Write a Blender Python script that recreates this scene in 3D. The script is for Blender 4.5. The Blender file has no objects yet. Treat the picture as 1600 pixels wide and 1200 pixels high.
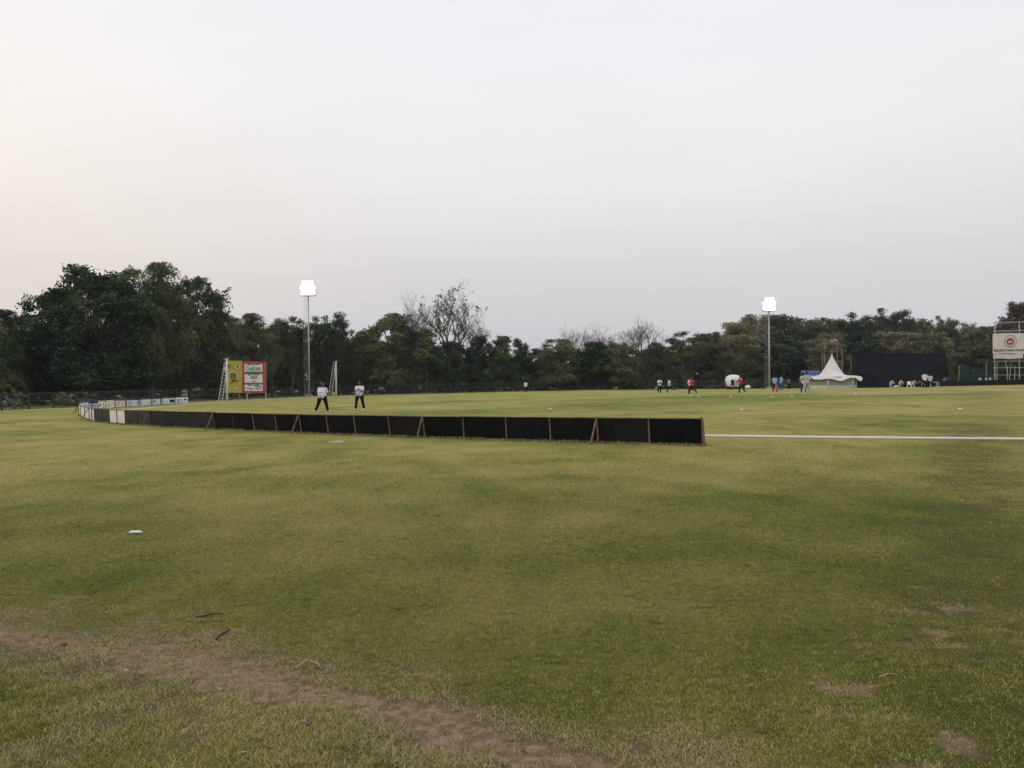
import bpy, bmesh, math, random
import numpy as np
from mathutils import Vector, Matrix
R = math.radians
SC = bpy.context.scene
COL = SC.collection
random.seed(7); rng = np.random.default_rng(7)

# ------------------------------------------------------------------ camera
F = 1250.0                      # focal length in pixels of the 1600 px wide photograph
CAMH = 1.68
ROLL = 0.007
PITCH = 8.4/1250
fw = Vector((0, math.cos(PITCH), -math.sin(PITCH)))
rt = Vector((math.cos(ROLL), 0, -math.sin(ROLL)))
rt = (rt - fw*rt.dot(fw)).normalized()
up = rt.cross(fw).normalized()
CP = Vector((0, 0, CAMH))
cam_d = bpy.data.cameras.new('camera'); cam = bpy.data.objects.new('camera', cam_d); COL.objects.link(cam)
M3 = Matrix((rt, up, -fw)).transposed().to_4x4(); M3.translation = CP
cam.matrix_world = M3
cam_d.sensor_width = 36.0; cam_d.lens = 36.0*F/1600.0
cam_d.clip_start = 0.05; cam_d.clip_end = 6000
SC.camera = cam

# ------------------------------------------------------------------ sky and light
SC.view_settings.view_transform = 'Standard'; SC.view_settings.look = 'None'
SC.view_settings.exposure = 0.0; SC.view_settings.gamma = 1.0
W = bpy.data.worlds.new('World'); SC.world = W; W.use_nodes = True
wt = W.node_tree; wn = wt.nodes; wl = wt.links
bg = wn['Background']
tc = wn.new('ShaderNodeTexCoord'); sx = wn.new('ShaderNodeSeparateXYZ'); wl.new(tc.outputs['Generated'], sx.inputs[0])
ramp = wn.new('ShaderNodeValToRGB'); wl.new(sx.outputs['Z'], ramp.inputs[0])
SKY = [(0.0, (.60, .59, .62)), (0.08, (.655, .640, .660)), (0.113, (.69, .665, .668)), (0.224, (.825, .808, .812)), (0.30, (.865, .852, .870)), (0.416, (.88, .872, .915)), (1.0, (.80, .83, .93))]
cr = ramp.color_ramp
while len(cr.elements) < len(SKY): cr.elements.new(0.5)
for e, (p, c) in zip(cr.elements, SKY): e.position = p; e.color = (*c, 1)
mr = wn.new('ShaderNodeMapRange'); mr.inputs['From Min'].default_value = 0.05; mr.inputs['From Max'].default_value = -0.95
mr.interpolation_type = 'SMOOTHERSTEP'; wl.new(sx.outputs['X'], mr.inputs['Value'])
mz = wn.new('ShaderNodeMapRange'); mz.inputs['From Min'].default_value = 0.62; mz.inputs['From Max'].default_value = 0.0
wl.new(sx.outputs['Z'], mz.inputs['Value'])
mm = wn.new('ShaderNodeMath'); mm.operation = 'MULTIPLY'; wl.new(mr.outputs[0], mm.inputs[0]); wl.new(mz.outputs[0], mm.inputs[1])
mx = wn.new('ShaderNodeMix'); mx.data_type = 'RGBA'; mx.blend_type = 'MULTIPLY'; wl.new(mm.outputs[0], mx.inputs[0]); wl.new(ramp.outputs[0], mx.inputs[6])
mx.inputs[7].default_value = (1.32, 1.20, 1.02, 1)
sn = wn.new('ShaderNodeTexNoise'); sn.inputs['Scale'].default_value = 2.2; sn.inputs['Detail'].default_value = 4       # uneven high haze
smp = wn.new('ShaderNodeMapping'); smp.inputs['Scale'].default_value = (1, 1, 3.5); wl.new(tc.outputs['Generated'], smp.inputs[0]); wl.new(smp.outputs[0], sn.inputs['Vector'])
srg = wn.new('ShaderNodeMapRange'); srg.inputs['From Min'].default_value = .3; srg.inputs['From Max'].default_value = .7; srg.inputs['To Min'].default_value = .972; srg.inputs['To Max'].default_value = 1.028; wl.new(sn.outputs[0], srg.inputs['Value'])
svm = wn.new('ShaderNodeVectorMath'); svm.operation = 'SCALE'; wl.new(mx.outputs[2], svm.inputs[0]); wl.new(srg.outputs[0], svm.inputs['Scale'])
wl.new(svm.outputs[0], bg.inputs[0]); bg.inputs[1].default_value = 1.0
sd = bpy.data.lights.new('sun', 'SUN'); sd.energy = 0.5; sd.angle = R(35); sd.color = (1.0, .88, .74)
so = bpy.data.objects.new('sun', sd); COL.objects.link(so)
so.rotation_euler = (R(50), 0, R(-70))      # soft glow from the left, after sunset

# ------------------------------------------------------------------ numpy noise
def _h(ix, iy, s):
    n = (ix.astype(np.int64)*374761393 + iy.astype(np.int64)*668265263 + s*1442695041) & 0xffffffff
    n = ((n ^ (n >> 13))*1274126177) & 0xffffffff
    return ((n ^ (n >> 16)) & 0xffff)/65535.0
def vn(x, y, s=0):
    x = np.asarray(x, float); y = np.asarray(y, float)
    ix = np.floor(x); iy = np.floor(y); fx = x-ix; fy = y-iy
    fx = fx*fx*(3-2*fx); fy = fy*fy*(3-2*fy)
    a = _h(ix, iy, s); b = _h(ix+1, iy, s); c = _h(ix, iy+1, s); d = _h(ix+1, iy+1, s)
    return (a*(1-fx)+b*fx)*(1-fy)+(c*(1-fx)+d*fx)*fy
def fbm(x, y, o=4, s=0):
    t = 0; a = .5; n = 0
    for k in range(o):
        t = t+a*vn(np.asarray(x)*2**k, np.asarray(y)*2**k, s+k*17); n += a; a *= .5
    return t/n
def sstep(a, b, x):
    t = np.clip((x-a)/(b-a), 0, 1); return t*t*(3-2*t)

# ------------------------------------------------------------------ ground shape
def ground(x, y):
    x = np.asarray(x, float); y = np.asarray(y, float)
    d = np.maximum(y, 0)
    fade = 1-sstep(170, 300, d)
    base = 0.0154*np.clip(x, -120, 150)*fade
    A = np.minimum(0.0165*8*np.logaddexp(0, (d-60)/8.0), 2.3)
    B = 0.35+0.65*np.clip((x-10)/50, 0, 1)
    rise = 5.0*sstep(170, 260, d)*sstep(10, 70, x)
    return base-A*B+rise
def gz(x, y): return float(ground(x, y))
def proj(p):
    q = Vector(p)-CP; w = q.dot(fw)
    return 800+F*q.dot(rt)/w, 600-F*q.dot(up)/w, w
def G(px, py):
    """ground point seen at a pixel of the photograph"""
    d = fw+rt*((px-800)/F)+up*((600-py)/F)
    t = 1.5; last = t
    while t < 400:
        p = CP+d*t
        if p.z < gz(p.x, p.y): break
        last = t; t *= 1.03
    a, b = last, t
    for _ in range(25):
        m = (a+b)/2; p = CP+d*m
        if p.z < gz(p.x, p.y): b = m
        else: a = m
    p = CP+d*a
    return Vector((p.x, p.y, gz(p.x, p.y)))
def D(px, depth):
    """ground point at a given distance in the column of a pixel"""
    x = depth*(px-800)/F
    for _ in range(6):
        p = (x, depth, gz(x, depth)); x += (px-proj(p)[0])*depth/F
    return Vector((x, depth, gz(x, depth)))
def mpp(depth): return depth/F

# ------------------------------------------------------------------ helpers
def tag(o, label=None, cat=None, group=None, kind=None):
    if label: o['label'] = label
    if cat: o['category'] = cat
    if group: o['group'] = group
    if kind: o['kind'] = kind
    return o
def thing(name, loc, label, cat, group=None, rz=0.0):
    o = bpy.data.objects.new(name, None); COL.objects.link(o); o.location = loc; o.rotation_euler = (0, 0, rz)
    o.empty_display_size = .3
    return tag(o, label, cat, group)
class MB:
    def __init__(s): s.v = []; s.f = []
    def add(s, vs, fs):
        n = len(s.v); s.v += [tuple(v) for v in vs]; s.f += [tuple(i+n for i in f) for f in fs]; return s
    def box(s, c, size, mat=None, top=(1, 1)):
        hx, hy, hz = [q/2 for q in size]
        vs = [Vector((x*hx*(top[0] if z > 0 else 1), y*hy*(top[1] if z > 0 else 1), z*hz)) for z in (-1, 1) for y in (-1, 1) for x in (-1, 1)]
        if mat: vs = [mat @ v for v in vs]
        c = Vector(c)
        return s.add([v+c for v in vs], [(0, 2, 3, 1), (4, 5, 7, 6), (0, 1, 5, 4), (2, 6, 7, 3), (0, 4, 6, 2), (1, 3, 7, 5)])
    def bar(s, a, b, w, h=None):
        a = Vector(a); b = Vector(b); h = h or w
        d = (b-a); L = d.length; d.normalize()
        u = Vector((0, 0, 1)) if abs(d.z) < .9 else Vector((0, 1, 0))
        x = d.cross(u).normalized(); y = x.cross(d)
        vs = [p+x*i*w/2+y*j*h/2 for p in (a, b) for j in (-1, 1) for i in (-1, 1)]
        return s.add(vs, [(0, 2, 3, 1), (4, 5, 7, 6), (0, 1, 5, 4), (2, 6, 7, 3), (0, 4, 6, 2), (1, 3, 7, 5)])
    def tube(s, pts, rad, n=8, cap=True):
        pts = [Vector(p) for p in pts]
        if not hasattr(rad, '__len__'): rad = [rad]*len(pts)
        vs = []; ux = None
        for i, p in enumerate(pts):
            d = (pts[min(i+1, len(pts)-1)]-pts[max(i-1, 0)]).normalized()
            if ux is None:
                u = Vector((0, 0, 1)) if abs(d.z) < .9 else Vector((1, 0, 0)); ux = d.cross(u).normalized()
            else: ux = (ux-d*ux.dot(d)).normalized()
            uy = d.cross(ux)
            for k in range(n):
                a = 2*math.pi*k/n; vs.append(p+(ux*math.cos(a)+uy*math.sin(a))*rad[i])
        fs = [(i*n+k, i*n+(k+1) % n, (i+1)*n+(k+1) % n, (i+1)*n+k) for i in range(len(pts)-1) for k in range(n)]
        if cap: fs += [tuple(range(n-1, -1, -1)), tuple((len(pts)-1)*n+k for k in range(n))]
        return s.add(vs, fs)
    def loft(s, secs, n=16):
        """secs: (centre, rx, ry[, X axis, Y axis]) stacked ellipses, closed"""
        vs = []
        for q in secs:
            c = Vector(q[0]); X = Vector(q[3]) if len(q) > 3 else Vector((1, 0, 0)); Y = Vector(q[4]) if len(q) > 4 else Vector((0, 1, 0))
            for k in range(n):
                a = 2*math.pi*k/n; vs.append(c+X*(q[1]*math.cos(a))+Y*(q[2]*math.sin(a)))
        m = len(secs)
        fs = [(i*n+k, i*n+(k+1) % n, (i+1)*n+(k+1) % n, (i+1)*n+k) for i in range(m-1) for k in range(n)]
        fs += [tuple(range(n-1, -1, -1)), tuple((m-1)*n+k for k in range(n))]
        return s.add(vs, fs)
    def ell(s, c, r, n=14, m=9, mat=None):
        c = Vector(c); vs = []; fs = []
        for i in range(m+1):
            t = math.pi*i/m
            for k in range(n):
                a = 2*math.pi*k/n
                v = Vector((r[0]*math.sin(t)*math.cos(a), r[1]*math.sin(t)*math.sin(a), r[2]*math.cos(t)))
                if mat: v = mat @ v
                vs.append(c+v)
        for i in range(m):
            for k in range(n): fs.append((i*n+k, (i+1)*n+k, (i+1)*n+(k+1) % n, i*n+(k+1) % n))
        return s.add(vs, fs)
    def caps(s, a, ra, b, rb, n=10):
        a = Vector(a); b = Vector(b); d = b-a; L = max(d.length, 1e-4); d = d/L
        pts = []; rr = []
        for t in (-1, -.8, -.45): pts.append(a+d*ra*t); rr.append(max(ra*math.sqrt(1-t*t), ra*.12))
        for t in (0, .5, 1): pts.append(a+d*L*t); rr.append(ra+(rb-ra)*t)
        for t in (.45, .8, 1): pts.append(b+d*rb*t); rr.append(max(rb*math.sqrt(1-t*t), rb*.12))
        return s.tube(pts, rr, n)
    def build(s, name, mat, parent=None, smooth=False, origin=None):
        me = bpy.data.meshes.new(name)
        o = bpy.data.objects.new(name, me)
        off = Vector((0, 0, 0))
        if parent is not None: o.parent = parent
        if origin is not None:
            off = Vector(origin)
            if parent is None: o.location = off
        me.from_pydata([tuple(Vector(v)-off) for v in s.v], [], s.f); me.update()
        if smooth: me.polygons.foreach_set('use_smooth', [True]*len(me.polygons))
        me.materials.append(mat); COL.objects.link(o)
        return o
def tri_mesh(name, verts, faces_n, mat, smooth=False):
    """verts: (N*k,3) array, each face uses k consecutive verts"""
    k = faces_n; nv = len(verts); nf = nv//k
    me = bpy.data.meshes.new(name)
    me.vertices.add(nv); me.vertices.foreach_set('co', np.ascontiguousarray(verts, dtype=np.float32).ravel())
    me.loops.add(nv); me.loops.foreach_set('vertex_index', np.arange(nv, dtype=np.int32))
    me.polygons.add(nf); me.polygons.foreach_set('loop_start', np.arange(0, nv, k, dtype=np.int32))
    me.update(calc_edges=True); me.materials.append(mat)
    return me
def remeshed(mb, name, mat, parent, voxel, smooth_it=2):
    me = bpy.data.meshes.new('t'); me.from_pydata(mb.v, [], mb.f); me.update()
    o = bpy.data.objects.new('t', me); COL.objects.link(o)
    m = o.modifiers.new('r', 'REMESH'); m.mode = 'VOXEL'; m.voxel_size = voxel; m.use_smooth_shade = True
    if smooth_it:
        q = o.modifiers.new('s', 'SMOOTH'); q.factor = .5; q.iterations = smooth_it
    dg = bpy.context.evaluated_depsgraph_get()
    me2 = bpy.data.meshes.new_from_object(o.evaluated_get(dg)); me2.name = name
    bpy.data.objects.remove(o); bpy.data.meshes.remove(me)
    me2.materials.clear(); me2.materials.append(mat)
    o2 = bpy.data.objects.new(name, me2); COL.objects.link(o2); o2.parent = parent
    return o2
def text_obj(txt, size, mat, parent, M, name='lettering', bold=0.0, extrude=0.004, width=None):
    cu = bpy.data.curves.new('t', 'FONT'); cu.body = txt; cu.size = size; cu.align_x = 'CENTER'; cu.align_y = 'CENTER'
    cu.extrude = extrude; cu.offset = bold
    o = bpy.data.objects.new('t', cu); COL.objects.link(o)
    dg = bpy.context.evaluated_depsgraph_get()
    me = bpy.data.meshes.new_from_object(o.evaluated_get(dg)); bpy.data.objects.remove(o); bpy.data.curves.remove(cu)
    xs = [v.co.x for v in me.vertices]
    if width: me.transform(Matrix.Diagonal((width/(max(xs)-min(xs)), 1, 1, 1)))
    me.transform(M); me.materials.clear(); me.materials.append(mat); me.name = name
    o2 = bpy.data.objects.new(name, me); COL.objects.link(o2); o2.parent = parent
    return o2

# ------------------------------------------------------------------ materials
def new_mat(name):
    m = bpy.data.materials.new(name); m.use_nodes = True
    return m, m.node_tree.nodes, m.node_tree.links, m.node_tree.nodes['Principled BSDF']
def mat(name, col, rough=.7, var=.12, scale=6.0, spec=.3, metal=0, bump=0.0, col2=None, coord='Object', trans=0):
    m, n, l, b = new_mat(name)
    t = n.new('ShaderNodeTexCoord'); ns = n.new('ShaderNodeTexNoise'); ns.inputs['Scale'].default_value = scale; ns.inputs['Detail'].default_value = 5
    l.new(t.outputs[coord], ns.inputs['Vector'])
    mixn = n.new('ShaderNodeMix'); mixn.data_type = 'RGBA'
    c2 = col2 or tuple(max(0, c*(1-2*var)) for c in col)
    c1 = col if col2 else tuple(min(1, c*(1+var)) for c in col)
    mixn.inputs[6].default_value = (*c1, 1); mixn.inputs[7].default_value = (*c2, 1)
    mrg = n.new('ShaderNodeMapRange'); mrg.inputs['From Min'].default_value = .35; mrg.inputs['From Max'].default_value = .68
    l.new(ns.outputs[0], mrg.inputs['Value']); l.new(mrg.outputs[0], mixn.inputs[0])
    l.new(mixn.outputs[2], b.inputs['Base Color'])
    b.inputs['Roughness'].default_value = rough; b.inputs['Specular IOR Level'].default_value = spec; b.inputs['Metallic'].default_value = metal
    if bump:
        bp = n.new('ShaderNodeBump'); bp.inputs['Strength'].default_value = bump; bp.inputs['Distance'].default_value = .02
        l.new(ns.outputs[0], bp.inputs['Height']); l.new(bp.outputs[0], b.inputs['Normal'])
    if trans: b.inputs['Transmission Weight'].default_value = trans
    return m
def emit(name, col, s):
    m, n, l, b = new_mat(name)
    b.inputs['Base Color'].default_value = (.8, .8, .8, 1); b.inputs['Emission Color'].default_value = (*col, 1); b.inputs['Emission Strength'].default_value = s
    return m
def leaf_mat(name, c1, c2, c3, scale=.35, transl=.25):
    m, n, l, b = new_mat(name)
    g = n.new('ShaderNodeNewGeometry'); ns = n.new('ShaderNodeTexNoise'); ns.inputs['Scale'].default_value = scale; ns.inputs['Detail'].default_value = 4
    l.new(g.outputs['Position'], ns.inputs['Vector'])
    oi = n.new('ShaderNodeObjectInfo')
    a = n.new('ShaderNodeMath'); a.operation = 'MULTIPLY_ADD'; a.inputs[1].default_value = .5; a.inputs[2].default_value = -.25; l.new(oi.outputs['Random'], a.inputs[0])
    ad = n.new('ShaderNodeMath'); ad.operation = 'ADD'; l.new(ns.outputs[0], ad.inputs[0]); l.new(a.outputs[0], ad.inputs[1])
    ri = n.new('ShaderNodeMath'); ri.operation = 'MULTIPLY_ADD'; ri.inputs[1].default_value = .3; ri.inputs[2].default_value = -.15
    l.new(g.outputs['Random Per Island'], ri.inputs[0])
    ad2 = n.new('ShaderNodeMath'); ad2.operation = 'ADD'; l.new(ad.outputs[0], ad2.inputs[0]); l.new(ri.outputs[0], ad2.inputs[1])
    rp = n.new('ShaderNodeValToRGB'); r = rp.color_ramp; r.elements.new(.5)
    r.elements[0].position = .28; r.elements[1].position = .5; r.elements[2].position = .70
    for e, c in zip(r.elements, (c1, c2, c3)): e.color = (*c, 1)
    l.new(ad2.outputs[0], rp.inputs[0])
    l.new(rp.outputs[0], b.inputs['Base Color']); b.inputs['Roughness'].default_value = .6; b.inputs['Specular IOR Level'].default_value = .25
    tr = n.new('ShaderNodeBsdfTranslucent'); l.new(rp.outputs[0], tr.inputs['Color'])
    ms = n.new('ShaderNodeMixShader'); ms.inputs[0].default_value = transl
    l.new(b.outputs[0], ms.inputs[1]); l.new(tr.outputs[0], ms.inputs[2]); l.new(ms.outputs[0], n['Material Output'].inputs['Surface'])
    return m

# turf tone shared by the ground sheet and the blades
def turf_nodes(n, l):
    g = n.new('ShaderNodeNewGeometry')
    def noise(sc, det, rough=.55, stretch=(1, 1, 0), off=0.0):
        mp = n.new('ShaderNodeMapping'); mp.inputs['Scale'].default_value = stretch; mp.inputs['Location'].default_value = (off, off*.7, 0)
        l.new(g.outputs['Position'], mp.inputs['Vector'])
        t = n.new('ShaderNodeTexNoise'); t.inputs['Scale'].default_value = sc; t.inputs['Detail'].default_value = det; t.inputs['Roughness'].default_value = rough
        l.new(mp.outputs[0], t.inputs['Vector']); return t.outputs[0]
    big = noise(.16, 3, .6, (1, .8, 0), 3.1); mid = noise(.75, 5, .6, (1, .7, 0), 9.0); fine = noise(13, 8, .8); spot = noise(5.5, 3, .6, (.8, 1.6, 0), 21.0)
    def mad(a, k, c):
        m = n.new('ShaderNodeMath'); m.operation = 'MULTIPLY_ADD'; l.new(a, m.inputs[0]); m.inputs[1].default_value = k
        if isinstance(c, float): m.inputs[2].default_value = c
        else: l.new(c, m.inputs[2])
        return m.outputs[0]
    v = mad(big, .75, -.34); v = mad(mid, .72, v); v = mad(fine, 1.0, v); v = mad(v, 1.0, -.325)
    st_ = n.new('ShaderNodeMapRange'); st_.interpolation_type = 'SMOOTHSTEP'; st_.inputs['From Min'].default_value = .60; st_.inputs['From Max'].default_value = .70; st_.inputs['To Max'].default_value = -.22
    l.new(spot, st_.inputs['Value']); a0_ = n.new('ShaderNodeMath'); l.new(v, a0_.inputs[0]); l.new(st_.outputs[0], a0_.inputs[1]); v = a0_.outputs[0]     # about 0.05 .. 1.0
    sp_ = n.new('ShaderNodeSeparateXYZ'); l.new(g.outputs['Position'], sp_.inputs[0])      # greener near turf, plus lens darkening of the foreground put into its tone
    rr_ = n.new('ShaderNodeMapRange'); rr_.interpolation_type = 'SMOOTHSTEP'; rr_.inputs['From Min'].default_value = 4.5; rr_.inputs['From Max'].default_value = 15
    rr_.inputs['To Min'].default_value = -.07; rr_.inputs['To Max'].default_value = .03; l.new(sp_.outputs['Y'], rr_.inputs['Value'])
    aa_ = n.new('ShaderNodeMath'); l.new(v, aa_.inputs[0]); l.new(rr_.outputs[0], aa_.inputs[1]); v = aa_.outputs[0]
    return v, fine, g, mid
def ramp_node(n, l, fac, stops):
    rp = n.new('ShaderNodeValToRGB'); r = rp.color_ramp
    while len(r.elements) < len(stops): r.elements.new(.5)
    for e, (p, c) in zip(r.elements, stops): e.position = p; e.color = (*c, 1)
    l.new(fac, rp.inputs[0]); return rp.outputs[0]
TURF = [(.26, (.108, .150, .026)), (.43, (.200, .222, .046)), (.57, (.312, .300, .080)), (.74, (.420, .365, .125))]
def mixc(n, l, fac, a, b):
    m = n.new('ShaderNodeMix'); m.data_type = 'RGBA'
    if isinstance(fac, float): m.inputs[0].default_value = fac
    else: l.new(fac, m.inputs[0])
    for s, c in ((6, a), (7, b)):
        if isinstance(c, tuple): m.inputs[s].default_value = (*c, 1)
        else: l.new(c, m.inputs[s])
    return m.outputs[2]

# ------------------------------------------------------------------ ground sheet and grass
PATH_UP = [(-60, 972), (0, 976), (150, 992), (290, 1010), (400, 1038), (520, 1056), (640, 1092), (760, 1122), (870, 1158), (1010, 1195), (1120, 1232)]
PATH_LO = [(-60, 1000), (0, 1006), (150, 1030), (300, 1075), (430, 1104), (600, 1126), (700, 1160), (800, 1197), (900, 1240), (980, 1275), (1050, 1300)]
path_c = [(G(*a)+G(*b))/2 for a, b in zip(PATH_UP, PATH_LO)]
path_w = [max(.10, (G(*a)-G(*b)).length/2*(.55 if a[0] < 260 else .64)) for a, b in zip(PATH_UP, PATH_LO)]
PATCH = [(95, 942, 60, 12, .8), (330, 990, 60, 16, .9), (285, 965, 70, 10, .6), (60, 985, 60, 14, .7), (735, 911, 40, 6, .4), (1335, 1075, 75, 15, 1.0), (1300, 1112, 60, 14, .8), (1375, 1118, 60, 16, .7),
         (1420, 1010, 40, 8, .8), (1475, 990, 50, 9, .8), (1490, 948, 40, 7, .8), (1425, 955, 30, 6, .7), (1425, 917, 35, 5, .6), (1500, 1160, 45, 16, 1.0), (1345, 1010, 45, 9, .6), (1510, 1045, 30, 12, .6),
         (1500, 1085, 45, 16, .6), (1440, 1195, 90, 12, 1.0), (1330, 995, 40, 8, .4), (1545, 985, 50, 8, .5), (1560, 900, 40, 5, .4), (1480, 1010, 40, 5, .7), (980, 860, 25, 4, .3), (150, 955, 90, 10, .4)]
patch_g = []
for (px, py, wx, wy, s) in PATCH:
    c = G(px, py); e = G(px+wx, py); f_ = G(px, py-wy); patch_g.append((c.x, c.y, abs(e.x-c.x), abs(f_.y-c.y), s))
def dirt_mask(x, y):
    x = np.asarray(x, float); y = np.asarray(y, float)
    best = np.full(x.shape, 9.0)
    for i in range(len(path_c)-1):
        a = path_c[i]; b = path_c[i+1]; dx, dy = b.x-a.x, b.y-a.y
        t = np.clip(((x-a.x)*dx+(y-a.y)*dy)/(dx*dx+dy*dy), 0, 1)
        w = path_w[i]+(path_w[i+1]-path_w[i])*t
        d = np.hypot(x-a.x-dx*t, y-a.y-dy*t)/w
        best = np.minimum(best, d)
    nz = fbm(x*3.1, y*3.1, 4, 5)-.5
    nf = fbm(x*14, y*14, 3, 8)-.5
    pm = 1-sstep(.55, 1.15, best+nz*1.9+nf*1.3)
    pm = pm*(.85+.15*sstep(-2.6, -.9, x))
    m = pm
    for (cx, cy, rx, ry, s) in patch_g:
        d = np.hypot((x-cx)/rx, (y-cy)/ry)
        m = np.maximum(m, s*.8*(1-sstep(.45, .95, d*1.3+nz*2.6+nf*2.4+.12)))
    return np.clip(m, 0, 1)
def straw_mask(x, y):
    """dead dry grass beside the trodden path"""
    x = np.asarray(x, float); y = np.asarray(y, float); best = np.full(x.shape, 9.0); side = np.zeros(x.shape)
    for i in range(len(path_c)-1):
        a = path_c[i]; b = path_c[i+1]; dx, dy = b.x-a.x, b.y-a.y
        t = np.clip(((x-a.x)*dx+(y-a.y)*dy)/(dx*dx+dy*dy), 0, 1)
        d = np.hypot(x-a.x-dx*t, y-a.y-dy*t)
        sd_ = (dx*(y-a.y)-dy*(x-a.x)) < 0
        side = np.where(d < best, sd_, side); best = np.minimum(best, d)
    nz = fbm(x*2.3, y*2.3, 4, 31)
    near = (1-sstep(.15, .75, best+(nz-.5)*.9))*.95
    below = side*(sstep(.40, .62, nz))*.68
    return np.clip(np.maximum(near, below), 0, 1), side
band_p = [(2.2, 3.5), (3.8, 6.7), (9.8, 17), (21, 36), (36, 60)]
def worn_mask(x, y):
    x = np.asarray(x, float); y = np.asarray(y, float)
    bx = np.interp(y, [p[1] for p in band_p], [p[0] for p in band_p])
    w = .5+.014*y
    nz = fbm(x*1.3, y*1.3, 4, 77)-.5
    return (1-sstep(.4, 1.7, np.abs(x-bx)/w+nz*1.8))*(y < 70)*(.8-.45*sstep(14, 34, y))
def axis(segs):
    out = []
    for a, b, st in segs: out += list(np.arange(a, b, st))
    return np.array(out+[segs[-1][1]])
xs = axis([(-600, -200, 50), (-200, -60, 10), (-60, -14, 2), (-14, -5, .3), (-5, 5, .05), (5, 14, .3), (14, 60, 2), (60, 200, 10), (200, 600, 50)])
ys = axis([(-300, -40, 40), (-40, 2, 3), (2, 3.2, .2), (3.2, 7.6, .045), (7.6, 14, .12), (14, 30, .6), (30, 260, 2.5), (260, 900, 40)])
X, Y = np.meshgrid(xs, ys); Z = ground(X, Y)
bumpn = (fbm(X*1.2, Y*1.2, 3, 3)-.5)*.03*(np.abs(X) < 14)*(Y < 14)*(Y > 2)
dm = dirt_mask(X, Y)*(Y < 16)*(Y > 0)
Z = Z+bumpn-dm*.012
nx_, ny_ = len(xs), len(ys)
V = np.stack([X, Y, Z], -1).reshape(-1, 3)
ii = (np.arange(ny_-1)[:, None]*nx_+np.arange(nx_-1)[None, :]).ravel()
FQ = np.stack([ii, ii+1, ii+1+nx_, ii+nx_], -1)
me = bpy.data.meshes.new('ground')
me.vertices.add(len(V)); me.vertices.foreach_set('co', V.astype(np.float32).ravel())
me.loops.add(FQ.size); me.loops.foreach_set('vertex_index', FQ.astype(np.int32).ravel())
me.polygons.add(len(FQ)); me.polygons.foreach_set('loop_start', np.arange(0, FQ.size, 4, dtype=np.int32))
me.update(calc_edges=True); me.polygons.foreach_set('use_smooth', [True]*len(FQ))
# distance beyond the perimeter fence: rough dry ground instead of turf
fence_pd = [(-420, 46), (-60, 62), (0, 67), (150, 79), (300, 98), (400, 112), (480, 122), (800, 127), (1100, 129), (1330, 142), (1600, 146), (2100, 146)]
fence_xy = [D(*q) for q in fence_pd]
fence_y = np.interp(X, [p.x for p in fence_xy], [p.y for p in fence_xy])
rough_m = sstep(-1.5, .5, Y-fence_y)*(Y > 30)
sm, sside = straw_mask(X, Y); sm = sm*(Y < 14)*(Y > 0)
wm = worn_mask(X, Y)
# the bare, tan square and bowlers' run-ups on the right
pitch_m = np.zeros_like(X)
for (px, py, wx, wy) in [(1350, 614.6, 60, 1.3), (1440, 612.6, 60, 1.5), (1580, 609.0, 130, 1.8), (1225, 612.8, 60, 1.0)]:
    c = G(px, py); e = G(px+wx, py); f_ = G(px, py-wy)
    d = np.hypot((X-c.x)/abs(e.x-c.x), (Y-c.y)/max(5.0, abs(f_.y-c.y)))
    pitch_m = np.maximum(pitch_m, 1-sstep(.6, 1.15, d+(fbm(X*.4, Y*.2, 3, 9)-.5)*.8))
lush_m = np.zeros_like(X)
for (px, py, wx, wy, s) in [(1150, 621, 330, 4.5, 1.0), (1480, 616.5, 240, 2.6, .9), (1000, 631, 260, 4.5, .8), (820, 641, 330, 5, .65), (700, 628, 160, 3, .4), (1560, 622, 120, 3, .6), (120, 655, 120, 3, .3), (60, 676, 130, 4, .45), (590, 645, 180, 4, .4)]:
    c = G(px, py); e = G(px+wx, py); f_ = G(px, py-wy)
    d = np.hypot((X-c.x)/abs(e.x-c.x), (Y-c.y)/max(3.0, abs(f_.y-c.y)))
    lush_m = np.maximum(lush_m, s*(1-sstep(.35, 1.15, d+(fbm(X*.12, Y*.35, 4, 19)-.5)*1.5)))
for nm, arr in (('lush', lush_m), ('dirt', dm), ('rough', rough_m), ('straw', sm), ('worn', wm), ('pitch', pitch_m)):
    a = me.attributes.new(nm, 'FLOAT', 'POINT'); a.data.foreach_set('value', arr.astype(np.float32).ravel())
m, n, l, b = new_mat('turf_ground')
tone, fine, geo, midn = turf_nodes(n, l)
green = ramp_node(n, l, tone, TURF)
def attr(nm):
    a = n.new('ShaderNodeAttribute'); a.attribute_name = nm; return a.outputs['Fac']
def nz(sc, det=5, rough=.6):
    t = n.new('ShaderNodeTexNoise'); t.inputs['Scale'].default_value = sc; t.inputs['Detail'].default_value = det; t.inputs['Roughness'].default_value = rough
    l.new(geo.outputs['Position'], t.inputs['Vector']); return t.outputs[0]
soil = ramp_node(n, l, nz(16, 10, .78), [(.3, (.12, .074, .042)), (.46, (.31, .200, .120)), (.56, (.44, .300, .190)), (.72, (.62, .49, .33))])
straw = ramp_node(n, l, nz(25, 4, .7), [(.35, (.14, .125, .05)), (.5, (.24, .20, .10)), (.65, (.36, .30, .17))])
scrub = ramp_node(n, l, nz(.5, 8, .65), [(.35, (.045, .05, .022)), (.5, (.15, .13, .072)), (.62, (.33, .28, .18))])
tan = ramp_node(n, l, nz(.9, 5), [(.35, (.38, .245, .155)), (.65, (.52, .36, .235))])
c = mixc(n, l, attr('lush'), green, ramp_node(n, l, tone, [(.3, (.105, .145, .028)), (.7, (.20, .235, .052))]))
c = mixc(n, l, attr('straw'), c, straw)
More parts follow.
